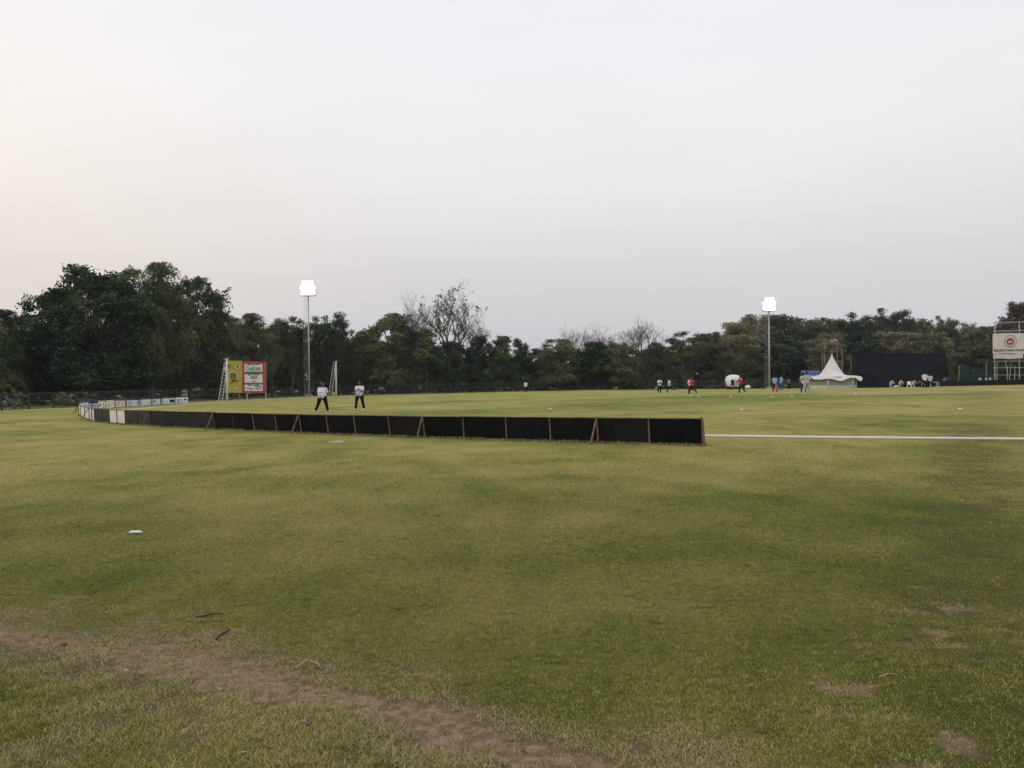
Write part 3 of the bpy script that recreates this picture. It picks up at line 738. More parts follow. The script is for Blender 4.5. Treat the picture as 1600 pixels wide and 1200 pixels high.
M_YEL = mat('board_yellow', (.42, .36, .07), .6, .10, 3)
M_GRNP = mat('board_green', (.03, .17, .07), .6, .12, 3)
M_TEAL = mat('board_teal', (.05, .25, .22), .6, .12, 3)
M_INK = mat('board_black', (.02, .02, .022), .6, .12, 3)
M_GREYINK = mat('board_grey_ink', (.16, .17, .2), .6, .12, 3)
M_CREAM = mat('cream_print', (.62, .58, .35), .6, .08, 3)
M_TRANSP = mat('pale_board', (.66, .68, .70), .6, .05, 3)

# ------------------------------------------------------------------ boundary panels: black backs near, printed faces beyond
ZV = Vector((0, 0, 1))
near = [(1099, 697), (1015.5, 694.6), (935, 692.4), (861, 690.4), (792.5, 688.4), (726, 686), (664.5, 684.6), (611, 682), (557, 680.3), (514, 679), (472, 677.2), (434, 675.4), (399, 673.7), (367, 672.2), (338, 671),
        (308.5, 669.4), (281, 668.2), (258, 667.2), (236, 665.6), (216.5, 664.6), (197, 663.6), (184, 662.6), (172.3, 661.5), (160.5, 660.2), (149, 658.9), (144.7, 657.8), (140.5, 656.4), (133.8, 654.6), (127.5, 651.8), (124.4, 648.8)]
npt = [G(*q) for q in near]
H_P = .62
def panel(a, b, i, n_total, mcl, brace, endpost=False, label=''):
    run = (b-a); run.z = 0; run.normalize()
    out = Vector((run.y, -run.x, 0))           # towards the outside of the field
    if out.dot(Vector((0, 0, 0))-a) < 0: out = -out
    up_ = (ZV+out*(.10 if i < 5 else .17 if i < 14 else .04)).normalized()
    t = thing('boundary_barrier', a, label, 'boundary panel', 'boundary panels')
    a0 = a+Vector((0, 0, .03)); b0 = b+Vector((0, 0, .03))
    w = (b0-a0).length; sag = random.uniform(.0, .012)
    n_ = 6; vs = []; fs = []
    for s_, off in ((0, .006), (1, -.006)):
        for j in range(n_+1):
            for q in range(3):
                p = a0.lerp(b0, j/n_)+up_*(H_P*q/2)+out*(off+.008*math.sin(j*1.7+i)*math.sin(q*1.5))
                if q == 2: p -= Vector((0, 0, sag*math.sin(math.pi*j/n_)))
                vs.append(p-a)
    K = (n_+1)*3
    for s_ in (0, 1):
        for j in range(n_):
            for q in range(2):
                f = [s_*K+j*3+q, s_*K+(j+1)*3+q, s_*K+(j+1)*3+q+1, s_*K+j*3+q+1]
                fs.append(tuple(f if s_ == 0 else f[::-1]))
    cl = MB().add(vs, fs).build('cloth', mcl, t)
    wd = M_WOOD if i < 12 else M_WOODD
    MB().bar(a0-a+out*.022, a0-a+up_*(H_P+.01)+out*.022, .034).build('post', wd, t)
    if endpost: MB().bar(b0-a+out*.022, b0-a+up_*(H_P+.04)+out*.022, .036).build('post', wd, t)
    MB().bar(a0-a+up_*H_P+out*.004, b0-a+up_*H_P+out*.004, .03, .022).build('top_rail', wd, t)
    MB().bar(a0-a+out*.020+up_*.004, b0-a+out*.020+up_*.004, .026, .026).build('bottom_rail', wd, t)
    if brace:
        foot = a+out*.42-run*.0; foot.z = gz(foot.x, foot.y)+.01
        MB().bar(a0-a+up_*(H_P-.02)+out*.05, foot-a+out*.0, .034).build('brace', M_WOOD, t)
    return t
for i in range(len(npt)-1):
    b_, a_ = npt[i], npt[i+1]
    white = i in (20, 21) or i >= 24
    mcl = M_WHITECL if white else (M_BROWN if i in (18, 19, 22, 23) else (M_GREYCL if 14 <= i <= 17 else (M_BLACK, M_BLACK2, M_BLACK, M_BLACK3, M_BLACK2)[(i*3) % 5]))
    brace = i in (1, 5, 9, 13, 17, 25, 28)
    colr = 'white' if white else 'brownish weathered' if mcl is M_BROWN else 'charcoal' if mcl is M_GREYCL else 'black'
    ex = ' with diagonal brace' if brace else ''
    panel(a_, b_, i, len(npt), mcl, brace, endpost=(i == 0), label='%s boundary panel%s, %s from the right end' % (colr, ex, ords[i]))
# brace at the free right end
tipa = npt[0]
mb = MB().bar(tipa+Vector((-.03, -.02, .66)), tipa+Vector((.02, -.10, 0)), .036)
o = mb.build('prop_stake', M_WOOD, origin=tipa); tag(o, 'brown wooden stake propping the free right end of the black panels', 'stake')

far = [(124.2, 645), (127.5, 642.6), (132.5, 641), (138, 640), (143.2, 639.4), (153.2, 639.2), (165.2, 638.8), (178.6, 637.6), (195.4, 636.6), (217.2, 635.7), (236, 634.2), (250.8, 633.0), (274.5, 632.0), (294, 631.5)]
fpt = [G(*q) for q in far]
faces = ['pale', 'pale', 'blue', 'bluetop', 'bluetop', 'yellow', 'ivory', 'red', 'bluebox', 'blueline', 'redmark', 'blackbox', 'treelogo']
flab = ['edge-on pale printed boundary board at the far bend, nearest the white panels', 'narrow pale printed board at the far bend of the boundary', 'narrow bluish printed board left of the blue topped boards', 'blue topped narrow printed board, left of two alike', 'blue and white board right of the narrow blue topped one',
        'yellow edged cream printed board among the far boundary boards', 'ivory board with faint print left of the red framed board', 'red framed white printed boundary board', 'blue framed board with blue print and grey figure block', 'pale blue board with a thin blue mark and small print', 'white board with red mark and dark block', 'white board with a black text box and green base', 'white board with green tree mark, rightmost of the far boards']
def board(a, b, face, label, i):
    """printed board facing the camera side of the bend"""
    run = (b-a); L = run.length; X_ = run.normalized(); N_ = Vector((X_.y, -X_.x, 0)).normalized()      # towards the camera
    if N_.dot(-a) < 0: N_ = -N_
    Hh = .66
    t = thing('advertising_board', a, label, 'advertising board', 'printed boards on the far boundary')
    frame = {'pale': M_GREYINK, 'blue': M_NAVY, 'bluetop': M_NAVY, 'yellow': M_YEL, 'ivory': M_CREAM, 'red': M_REDP, 'bluebox': M_NAVY, 'blueline': M_BLUE, 'redmark': M_NAVY, 'blackbox': M_GRNP, 'treelogo': M_INK}[face]
    gap = L*(.10 if face in ('ivory', 'bluebox', 'blueline', 'redmark', 'blackbox', 'red') else .02)
    def pt(u, v, n_=0.0): return X_*(gap+(L-gap)*u)+ZV*(.03+Hh*v)+N_*n_
    def rect(u0, v0, u1, v1, n_, th=.004):
        return [pt(u0, v0, n_), pt(u1, v0, n_), pt(u1, v1, n_), pt(u0, v1, n_), pt(u0, v0, n_-th), pt(u1, v0, n_-th), pt(u1, v1, n_-th), pt(u0, v1, n_-th)], [(0, 1, 2, 3), (7, 6, 5, 4), (0, 4, 5, 1), (1, 5, 6, 2), (2, 6, 7, 3), (3, 7, 4, 0)]
    MB().add(*rect(0, 0, 1, 1, .0, .025)).build('frame', frame, t)
    inner = {'bluetop': (.08, .04, .94, .68), 'blackbox': (.03, .10, .97, .90)}.get(face, (.04, .07, .96, .86) if face != 'treelogo' else (.0, .02, 1, 1))
    MB().add(*rect(*inner, .006)).build('print_face', M_TRANSP if face not in ('yellow', 'ivory') else M_WHITECL, t)
    def marks(name, m_, rs, n_=.011):
        mb = MB()
        for r_ in rs: mb.add(*rect(*r_, n_))
        mb.build(name, m_, t)
    if face == 'bluebox':
        marks('blue_print', M_BLUE, [(.12, .60, .46, .68), (.16, .46, .42, .54), (.10, .30, .48, .38)])
        marks('dark_print', M_GREYINK, [(.54, .35, .58, .62), (.86, .28, .94, .75), (.66, .48, .80, .51), (.66, .40, .78, .43)])
    elif face == 'blueline':
        marks('blue_print', M_BLUE, [(.12, .30, .16, .58), (.08, .24, .2, .3)]); marks('grey_print', M_GREYINK, [(.62, .42, .65, .62), (.80, .40, .83, .60), (.22, .22, .55, .25), (.62, .22, .9, .25)])
    elif face == 'redmark':
        marks('dark_block', M_GREYINK, [(.12, .30, .28, .68)]); marks('red_print', M_REDP, [(.30, .62, .48, .72), (.34, .42, .40, .6)]); marks('grey_print', M_BLUE, [(.45, .28, .9, .31)])
    elif face == 'blackbox':
        marks('black_box', M_INK, [(.54, .28, .93, .72)]); marks('blue_print', M_BLUE, [(.10, .32, .14, .58), (.18, .44, .44, .47)])
    elif face == 'treelogo':
        marks('dark_block', M_GREYINK, [(.14, .12, .24, .78)]); marks('text_lines', M_GREYINK, [(.28, .68, .5, .73), (.28, .5, .5, .55), (.28, .32, .5, .37), (.28, .14, .5, .19)])
        mb = MB(); q = lambda u, v: pt(u, v, .012)
        mb.add([q(.64, .55), q(.92, .55), q(.78, .86)], [(0, 1, 2)]); mb.add([q(.66, .66), q(.90, .66), q(.78, .9)], [(0, 1, 2)]); mb.add(*rect(.765, .44, .795, .56, .012)); mb.build('tree_mark', M_GRNP, t)
        marks('small_print', M_BLUE, [(.7, .28, .86, .33)])
    elif face == 'red':
        marks('grey_print', M_GREYINK, [(.16, .62, .5, .70), (.16, .42, .44, .48), (.16, .3, .4, .33)]); marks('red_print', M_REDP, [(.7, .2, .78, .6)])
    elif face == 'yellow':
        marks('grey_print', M_GREYINK, [(.15, .3, .35, .6), (.68, .2, .78, .7)])
    elif face == 'ivory':
        marks('grey_print', M_GREYINK, [(.2, .62, .6, .66), (.75, .55, .82, .7), (.15, .3, .45, .42)])
    else:
        marks('blue_print', M_BLUE, [(.2, .35, .32, .5), (.5, .35, .75, .5)])
    if gap > L*.05:
        mb = MB()
        for j in range(3): mb.box(X_*(gap*.5)+ZV*(.12+j*.2)+N_*.0, (gap*.5, .02, .10), Matrix(((X_.x, N_.x, 0), (X_.y, N_.y, 0), (0, 0, 1))))
        mb.build('hinge_strip', M_WHITECL, t)
        MB().bar(X_*.03+ZV*.0-N_*.02, X_*.03+ZV*.70-N_*.02, .05, .03).build('post', M_INK, t)
    f1 = X_*(L*.5)-N_*.4; f1.z = gz(a.x+f1.x, a.y+f1.y)-a.z+.01
    MB().bar(X_*(L*.5)+ZV*.62-N_*.03, f1, .03).build('brace', M_WOODD, t)
for i in range(len(fpt)-1): board(fpt[i], fpt[i+1], faces[i], flab[i], i)

# ------------------------------------------------------------------ boundary rope
def rope(pts_px, label, r=.038):
    pts = [G(*q) for q in pts_px]; out = []
    for i in range(len(pts)-1):
        a, b2 = pts[i], pts[i+1]; n_ = max(2, int((b2-a).length/.6))
        for j in range(n_):
            p = a.lerp(b2, j/n_); w = .03*math.sin(p.x*.9)+.02*math.sin(p.x*2.3); out.append(Vector((p.x, p.y+w, gz(p.x, p.y)+r*.8)))
    p = pts[-1]; out.append(Vector((p.x, p.y, p.z+r*.8)))
    o = MB().tube(out, r, 6).build('boundary_rope', M_ROPE, smooth=True, origin=out[0]); tag(o, label, 'rope')
rope([(1092, 682.4), (1180, 683.6), (1350, 686), (1500, 687), (1640, 688.2), (1800, 689)], 'white boundary rope running from the black panels to the right edge')
rope([(200, 641.5), (240, 637), (277, 634.3), (300, 632), (350, 628.4), (412, 624.5), (480, 620.8), (560, 618.6)], 'far white boundary rope curving behind the two near fielders', .032)

# ------------------------------------------------------------------ perimeter fence
def polyline_pts(P_, step):
    out = []; 
    L = [0]
    for i in range(len(P_)-1): L.append(L[-1]+(P_[i+1]-P_[i]).length)
    s = 0
    while s < L[-1]:
        i = max(k_ for k_ in range(len(L)) if L[k_] <= s+1e-6); i = min(i, len(P_)-2)
        p = P_[i].lerp(P_[i+1], (s-L[i])/(L[i+1]-L[i])); out.append(Vector((p.x, p.y, gz(p.x, p.y)))); s += step
    return out
fp = polyline_pts([D(*q) for q in fence_pd[:10]], 3.05)
ft = thing('perimeter_fence', fp[0], 'long dark wire mesh fence with posts running in front of the trees', 'fence')
FH = 1.42
for p in fp[:99]:
    MB().bar(p-fp[0]+Vector((0, 0, -.05)), p-fp[0]+Vector((0, 0, FH+.05)), .11).build('post', M_DKGREEN, ft)
mb = MB(); wm_ = MB()
for a, b2 in zip(fp[:-1], fp[1:]):
    for h_ in (.12, .72, FH): mb.bar(a-fp[0]+ZV*h_, b2-fp[0]+ZV*h_, .035)
    for j in range(1, 12):
        q = a.lerp(b2, j/12)-fp[0]; wm_.bar(q+ZV*.05, q+ZV*FH, .008)
    for h_ in (.27, .42, .57, .87, 1.02, 1.17, 1.3): wm_.bar(a-fp[0]+ZV*h_, b2-fp[0]+ZV*h_, .008)
mb.build('rail', M_RAIL, ft); wm_.build('wire_mesh', M_RAIL, ft)

# ------------------------------------------------------------------ floodlights
M_LAMP = emit('lamp_glow', (1.0, .98, .92), 1.7)
def floodlight(px, depth, top_px, lamp_w, label, ladder_side=-1):
    g = D(px, depth); by = proj(g)[1]; H_ = (by-top_px)*depth/F
    t = thing('floodlight_tower', g, label, 'floodlight', 'floodlight towers')
    head = H_-(22*depth/F)-.3
    MB().box((0, 0, .15), (.9, .9, .3)).build('base', mat('concrete_base', (.35, .34, .32)), t)
    MB().tube([(0, 0, .2), (0, 0, head*.5), (0, 0, head+.3)], [.17, .13, .09], 12).build('pole', M_STEEL, t, True)
    MB().tube([(0, 0, head), (0, 0, H_)], .03, 6).build('lightning_rod', M_STEEL, t)
    mb = MB(); x0 = ladder_side*.55
    for dx in (-.17, .17): mb.tube([(x0+dx, -.05, .3), (x0*.85+dx, -.05, head-.1)], .014, 5)
    for j in range(int(head/.42)):
        mb.tube([(x0*(1-.15*j*.42/head)-.17, -.05, .5+j*.42), (x0*(1-.15*j*.42/head)+.17, -.05, .5+j*.42)], .016, 4)
    for j in range(6): mb.tube([(0, -.02, 1+j*head/6.2), (x0, -.05, 1+j*head/6.2)], .02, 4)
    mb.build('ladder', M_STEEL, t)
    w = lamp_w; mb = MB()
    mb.box((0, 0, head), (w, .9, .06))
    for s_ in (-1, 1):
        mb.bar((s_*w/2, -.45, head), (s_*w/2, -.45, head+.9), .05); mb.bar((s_*w/2, .45, head), (s_*w/2, .45, head+.9), .05)
    for z_ in (.55, 1.25, 1.9): mb.bar((-w/2+.05, 0, head+z_), (w/2-.05, 0, head+z_), .09)
    mb.bar((0, 0, head), (0, 0, head+2.0), .12); mb.build('lamp_rack', M_STEEL, t)
    for r_, z_ in enumerate((.45, 1.15, 1.8)):
        nn = (4, 4, 3)[r_]
        for j in range(nn):
            x = (-.5+(j+.5)/nn)*w*(1, 1, .78)[r_]+random.uniform(-.03, .03)
            rot = Matrix.Rotation(R(14), 3, 'X')
            lm = MB().box((x, -.18, head+z_), (w/nn*.72, .16, .46), rot, (1, 1)).build('lamp', M_STEEL, t)
            MB().ell((x, -.275, head+z_-.02), (w/(4 if r_ < 2 else 4.4)*.70, .10, .43), 16, 10).build('lamp_glass', M_LAMP, lm, True)
    return t
floodlight(483, 118, 437, 2.15, 'tall white floodlight tower with lit lamps behind the two near fielders')
floodlight(1202, 129, 461, 1.95, 'tall lit floodlight tower standing behind the umpires in blue near the inflatable dome')

# ------------------------------------------------------------------ scoreboard billboard
bd = 92.0
bp0 = D(386.5, bd); s_ = mpp(bd)
bt = thing('billboard', bp0, 'yellow and red sponsor billboard with three white panels beside a white pole', 'billboard', rz=0)
zb = lambda py: (proj(bp0)[1]-py)*s_      # height above the base for a pixel row at the billboard's distance
xb = lambda px: (px-386.5)*s_
def brect(mb, x0, y0, x1, y1, front, th=.03):
    """pixel rectangle on the billboard plane"""
    X0, X1, Z0, Z1 = xb(x0), xb(x1), zb(y1), zb(y0); return mb.box(((X0+X1)/2, -front+th/2, (Z0+Z1)/2), (X1-X0, th, Z1-Z0))
brect(MB(), 354, 563.5, 379, 613.5, .10, .08).build('yellow_panel', M_YEL, bt)
mb = brect(MB(), 379.3, 565, 416, 614, .10, .08); mb.build('red_panel', M_REDP, bt)
mb = MB()
for x_ in (356, 386, 415.5): mb.bar((xb(x_), .0, 0), (xb(x_), .0, zb(566)), .10)
for y_ in (570, 590, 611): mb.bar((xb(354), .02, zb(y_)), (xb(416), .02, zb(y_)), .07)
mb.build('support_frame', M_STEEL, bt)
for j, (y0, y1) in enumerate(((569.2, 581), (585, 598), (600.8, 611))):
    sg = brect(MB(), 383.2, y0, 411, y1, .13, .03).build('sponsor_panel', M_TRANSP, bt)
    brect(MB(), 389, y0-.6, 405, y0+1.3, .15, .03).build('title_tab', M_INK, sg)
    brect(MB(), 391.5, y0-.05, 402.5, y0+.55, .16, .02).build('tab_print', M_WHITECL, sg)
def bt_text(txt, px, py, h, m_, width, parent=bt, front=.165):
    Mx = Matrix.Translation((xb(px), -front, zb(py))) @ Matrix.Rotation(R(90), 4, 'X')
    text_obj(txt, h*s_*1.35, m_, parent, Mx, width=width*s_, bold=.01)
bt_text('CeolLine', 396.8, 576, 7.5, M_TEAL, 23)
brect(MB(), 383.2, 580.9, 411, 582.4, .145, .02).build('green_stripe', M_GRNP, bt)
bt_text('HEXUR', 397.5, 590, 4.2, M_GREYINK, 11)
bt_text('pipes', 397.8, 595.6, 2.0, M_GREYINK, 4)
bt_text('e', 391, 603.6, 3.8, M_TEAL, 1.8)
bt_text('The Ramsay', 390.6, 607.2, 2.2, M_GREYINK, 11)
bt_text('collection', 404.5, 607.2, 1.8, M_GREYINK, 10)
brect(MB(), 399.2, 602.8, 409.6, 604.8, .15, .02).build('dark_print', M_BLUE, bt)
mb = brect(MB(), 356, 569.3, 358.8, 576, .12, .02); mb.build('dark_block', M_INK, bt)
mb = MB()
for y_ in (570, 572.1, 574.2, 575.8): brect(mb, 360, y_-.25, 364.4, y_+.25, .12, .02)
mb.build('text_lines', M_GRNP, bt)
def disc(px, py, rx, ry, front, n_=28, z0=0):
    c_ = Vector((xb(px), -front, zb(py))); vs = [c_+Vector((math.cos(a)*rx*s_, 0, math.sin(a)*ry*s_)) for a in np.linspace(0, 2*math.pi, n_, endpoint=False)]
    vs2 = [v+Vector((0, .015, 0)) for v in vs]
    return vs+vs2, [tuple(range(n_))]+[(i, n_+i, n_+(i+1) % n_, (i+1) % n_) for i in range(n_)]
MB().add(*disc(372, 573, 3.6, 3.6, .115)).build('round_mark', M_CREAM, bt)
mb = MB()
for (w_, y0, y1) in ((3.0, 574.2, 572.2), (2.4, 573.0, 571.2), (1.6, 572.0, 569.8)):
    mb.add([(xb(372-w_), -.125, zb(y0)), (xb(372+w_), -.125, zb(y0)), (xb(372), -.125, zb(y1))], [(0, 1, 2)])
brect(mb, 371.6, 574, 372.4, 575.6, .125, .01); mb.build('tree_mark', M_GRNP, bt)
MB().add(*disc(365.3, 588, 7.0, 8.2, .115)).build('arch_emblem', M_CREAM, bt)
MB().add(*disc(365.3, 588.2, 5.9, 7.0, .13)).build('arch_field', mat('emblem_olive', (.20, .20, .07)), bt)
M_EMBD = mat('emblem_dark', (.05, .055, .035))
for (x_, y_, a_, b_) in ((362.8, 585, 1.3, 1.2), (367.6, 585, 1.4, 1.2), (367.4, 588.6, .8, 1.4), (363, 588.6, 1.0, 1.6)): MB().add(*disc(x_, y_, a_, b_, .14)).build('emblem_figure', M_EMBD, bt)
mb = MB(); pts = []
for i in range(13):
    u = i/12; pts.append((xb(359.8+13.4*u), -.15, zb(598.4-4.6*math.sin(u*2.0)+.9*math.sin(u*9))))
mb.tube(pts, [s_*(.35+.75*math.sin(math.pi*i/12)) for i in range(13)], 6); mb.build('red_ribbon', M_REDP, bt)
mb = MB()
for i in range(7): mb.tube([(xb(363.5+i*1.2), -.22, zb(595.4-.2*(i % 2))), (xb(364.3+i*1.2), -.22, zb(593.9+.2*(i % 3)))], .025, 5)
mb.build('script_lettering', M_INK, bt)
mb = MB(); mb.add([(xb(366), -.12, zb(607.6)), (xb(373.5), -.12, zb(607.6)), (xb(371.2), -.12, zb(605.2)), (xb(369.6), -.12, zb(606.2)), (xb(368.4), -.12, zb(604.8))], [(0, 1, 2, 3, 4)]); mb.build('white_mark', M_CREAM, bt)

def ladder(px, depth, base_px, top_px, foot_px, foot_y, w, label, group):
    g = D(foot_px, depth); s2 = mpp(depth); t = thing('ladder', g, label, 'ladder', group)
    dx = (px-foot_px)*s2; Hh = (proj(g)[1]-top_px)*s2
    mb = MB()
    for q in (-w/2, w/2): mb.bar((q, 0, 0), (dx+q*.8, .25, Hh), .06, .05)
    mb.build('side_rails', M_ALU, t); rg_ = MB(); nr = int(Hh/.36)
    for j in range(1, nr):
        u = j/nr; ww = w/2*(1-.2*u); rg_.tube([(dx*u-ww, .25*u, Hh*u), (dx*u+ww, .25*u, Hh*u)], .024, 5)
    rg_.build('rungs', M_ALU, t)
    MB().bar((-w/2, -.01, .02), (dx*1.05, .1, .05), .05).build('stay_bar', M_ALU, t)
    return t
def mast(px, depth, top_px, label, group):
    g = D(px, depth); s2 = mpp(depth); Hh = (proj(g)[1]-top_px)*s2; t = thing('white_mast', g, label, 'pole', group)
    MB().tube([(0, 0, 0), (.0, 0, Hh*.55), (0, 0, Hh)], [.13, .12, .10], 10).build('pole', M_POLEW, t, True)
    mb = MB(); mb.bar((-.25, 0, Hh-.05), (.35, 0, Hh+.22), .03); mb.bar((.2, 0, Hh-.1), (-.45, 0, Hh+.15), .03); mb.box((.02, 0, Hh+.05), (.28, .2, .22))
    mb.build('bracket', M_ALU, t)
    mb = MB(); mb.box((-.05, -.12, Hh*.78), (.26, .14, .5)); mb.bar((0, 0, Hh*.8), (.42, 0, Hh*.8), .04); mb.build('junction_box', M_POLEW, t)
ladder(352.5, 88, 0, 566, 344.3, 0, .42, 'aluminium ladder leaning on the white mast beside the yellow and red billboard', 'leaning ladders')
mast(354.8, 88, 562, 'white mast at the left edge of the yellow and red billboard', 'white masts')
ladder(523, 112, 0, 567, 515.5, 0, .45, 'aluminium ladder leaning on the white mast between the two near fielders', 'leaning ladders')
mast(525.3, 112, 566, 'white mast standing between the two near fielders', 'white masts')
g = D(667, 131); t = thing('utility_pole', g, 'plain concrete utility pole behind the fence left of the tall leafless tree', 'pole')
MB().tube([(0, 0, 0), (0, 0, 6.4)], [.2, .13], 10).build('shaft', mat('concrete_pole', (.22, .195, .165), .9), t, True)
MB().bar((-.6, 0, 6.1), (.6, 0, 6.1), .1).build('crossarm', M_BARKP, t)

# ------------------------------------------------------------------ people
M_SKIN = mat('skin', (.17, .092, .06), .6, .08, 8)
M_HAIR = mat('hair', (.012, .010, .009), .7, .1, 20)
M_TROU = mat('trousers_black', (.007, .0075, .011), .9, .2, 10, .15)
M_TROUN = mat('trousers_navy', (.02, .028, .06), .8, .2, 10)
M_SHOE = mat('shoe_white', (.72, .73, .68), .6, .08, 12)
M_SHOED = mat('shoe_dark', (.03, .03, .032), .6, .1, 12)
M_TEE = mat('tee_white', (.70, .70, .74), .85, .05, 5, col2=(.55, .56, .63))
M_TEEP = mat('tee_print', (.24, .28, .45), .85, .05, 5)
M_TEED = mat('tee_print_dark', (.08, .09, .13), .85, .05, 5)
M_PINKW = mat('shirt_pale_pink', (.58, .50, .54), .85, .08, 5)
M_REDS = mat('shirt_red', (.50, .045, .05), .85, .12, 5)
M_BLUES = mat('shirt_sky_blue', (.22, .42, .68), .85, .12, 5)
M_BLUEM = mat('shirt_mid_blue', (.10, .22, .48), .85, .12, 5)
M_CAPB = mat('cap_blue', (.06, .065, .26), .8, .1, 8)
M_GLOVE = mat('glove_lime', (.45, .50, .10), .8, .15, 20)
M_GREYK = mat('kit_grey', (.42, .41, .44), .85, .08, 5)
M_DGREY = mat('shirt_dark_grey', (.14, .15, .14), .85, .1, 5)
M_YELS = mat('shirt_yellow', (.62, .44, .18), .85, .1, 5)
M_ORS = mat('shirt_orange', (.60, .34, .12), .85, .1, 5)
M_PURP = mat('shirt_purple', (.10, .07, .18), .85, .1, 5)
M_CYAN = mat('shirt_pale_cyan', (.42, .62, .60), .85, .1, 5)
M_EYE = mat('eye', (.5, .48, .45), .4, .05, 5)
M_LIP = mat('lip', (.12, .05, .045), .6, .05, 5)
def person(loc, h, yaw, label, shirt=M_TEE, trou=M_TROU, shoe=M_SHOE, legs=((8, 6), (-8, 6)), arms=((5, 8, 15, 0), (5, 8, 15, 0)), abd=(4, 4), lean=2, stout=1.0, cap=None, beard=False, head_turn=0, nod=0, glove=False, print_=False, group=None, voxel=.011, brim_turn=0, longsl=False, hat=None, seated=False, foot_yaw=(8, 8), leg_yaw=0):
    """legs: (hip flexion, knee flexion) right and left; arms: (forward, outward, elbow, inward) in degrees; faces local -Y"""
    t = thing('person', loc, label, 'person', group, rz=R(yaw)); k = h/1.76; t.scale = (k, k, k)
    if print_ is True and voxel > .009: print_ = False
    st = stout
    L = R(lean); hip = Vector((0, 0, 0)); ud = Vector((0, -math.sin(L), math.cos(L)))
    feet = []; LG = []
    for s, (a, kf), ab in ((-1, legs[0], abd[0]), (1, legs[1], abd[1])):
        hp = hip+Vector((s*.095*st, 0, 0)); a_, q_ = R(a), R(a-kf); b_ = R(ab)
        th = Vector((s*math.sin(b_), -math.sin(a_)*math.cos(b_), -math.cos(a_)*math.cos(b_))).normalized()
        sh = Vector((s*math.sin(b_)*.8, -math.sin(q_), -math.cos(q_))).normalized()
        if leg_yaw: th = Matrix.Rotation(R(leg_yaw), 3, 'Z') @ th; sh = Matrix.Rotation(R(leg_yaw), 3, 'Z') @ sh
        kn = hp+th*.43; an = kn+sh*.41; LG.append((hp, kn, an, q_, s)); feet.append(an.z)
    hz = -(min(feet))+.085; off = Vector((0, 0, hz))
    LG = [(a+off, b+off, c+off, q, s) for a, b, c, q, s in LG]; hip = hip+off
    P = lambda x, y, z: hip+ud*z+Vector((x, 0, 0))+Vector((0, math.cos(L), math.sin(L)))*y
    Yv = Vector((0, math.cos(L), math.sin(L))); Xv = Vector((1, 0, 0))
    sec = [(-.10, .10*st, .085, 0), (-.04, .160*st, .115*st, 0), (.04, .168*st, .118*st, 0), (.16, .145*st, .105*st, -.01*st), (.28, .160*st, .112*st, -.01), (.38, .165*(.6+.4*st), .112, 0), (.455, .125, .088, .005), (.515, .095, .075, .01), (.53, .06, .055, .01)]
    body = MB()
    body.loft([(P(0, y, z), rx, ry, Xv, Yv) for z, rx, ry, y in sec])
    ht = R(head_turn); nd = R(nod)
    Rm = Matrix.Rotation(ht, 3, 'Z') @ Matrix.Rotation(nd, 3, 'X')
    nb = P(0, .01, .50); hc = P(0, 0, .50)+Vector((0, -.015-.02*math.sin(nd), .175))
    body.caps(nb, .062, hc+Vector((0, .015, -.05)), .056)
    hv = lambda x, y, z: hc+Rm @ Vector((x, y, z))
    body.ell(hc+Rm @ Vector((0, .005, .02)), (.077, .098, .100), mat=Rm); body.ell(hv(0, -.03, -.045), (.058, .062, .068), mat=Rm)
    body.ell(hv(0, -.062, -.09), (.026, .024, .022), mat=Rm)                          # chin
    body.caps(hv(0, -.088, .02), .010, hv(0, -.112, -.018), .015)                     # nose
    for s in (-1, 1):
        body.ell(hv(s*.076, .01, -.005), (.012, .020, .032), mat=Rm); body.ell(hv(s*.034, -.082, .030), (.024, .012, .009), mat=Rm)
    for (hp, kn, an, q, s) in LG:
        body.caps(hp+Vector((0, 0, -.02)), .085*st, kn, .056); body.caps(kn, .055, kn.lerp(an, .35), .055); body.caps(kn.lerp(an, .35), .055, an, .038)
        f = Matrix.Rotation(R(leg_yaw), 3, 'Z') @ Vector((s*math.sin(R(foot_yaw[0 if s < 0 else 1])), -1, 0)).normalized(); f = (f*math.cos(q*.8)+Vector((0, 0, math.sin(q*.8)))).normalized()
        body.caps(an+Vector((0, 0, -.045)), .034, an+f*.13+Vector((0, 0, -.05)), .026)
    shirtm = MB(); shirtm.loft([(P(0, y, z), rx, ry, Xv, Yv) for z, rx, ry, y in [(-.09, .178*st, .135*st, 0), (-.02, .186*st, .142*st, -.004), (.10, .178*st, .138*st, -.012*st), (.26, .182*st, .135*st, -.012), (.38, .190*(.55+.45*st), .134, 0), (.46, .150, .108, .005), (.515, .085, .078, .01)]])
    hands = MB(); HD = []
    for s, (fwd_, out_, el, inw) in ((-1, arms[0]), (1, arms[1])):
        sp = P(s*.188*(1+.4*(st-1)), 0, .428); a_, o_ = R(fwd_)+L*.5, R(out_)
        ua = Vector((s*math.sin(o_), -math.sin(a_)*math.cos(o_), -math.cos(a_)*math.cos(o_))).normalized()
        e_, n_ = a_+R(el), R(inw)
        fa = Vector((s*(math.sin(o_)*.6*math.cos(n_)-math.sin(n_)), -math.sin(e_)*math.cos(n_), -math.cos(e_)*math.cos(n_))).normalized()
        elb = sp+ua*.285; wr = elb+fa*.25
        body.caps(sp+Vector((0, 0, -.01)), .050*(.7+.3*st), elb, .042); body.caps(elb, .043, wr, .028)
        shirtm.caps(P(s*.10, 0, .448), .072, sp, .068*(.6+.4*st)); shirtm.caps(sp, .074*(.5+.5*st), elb if longsl else sp+ua*.21, .060)
        if longsl: shirtm.caps(elb, .058, wr-fa*.02, .042)
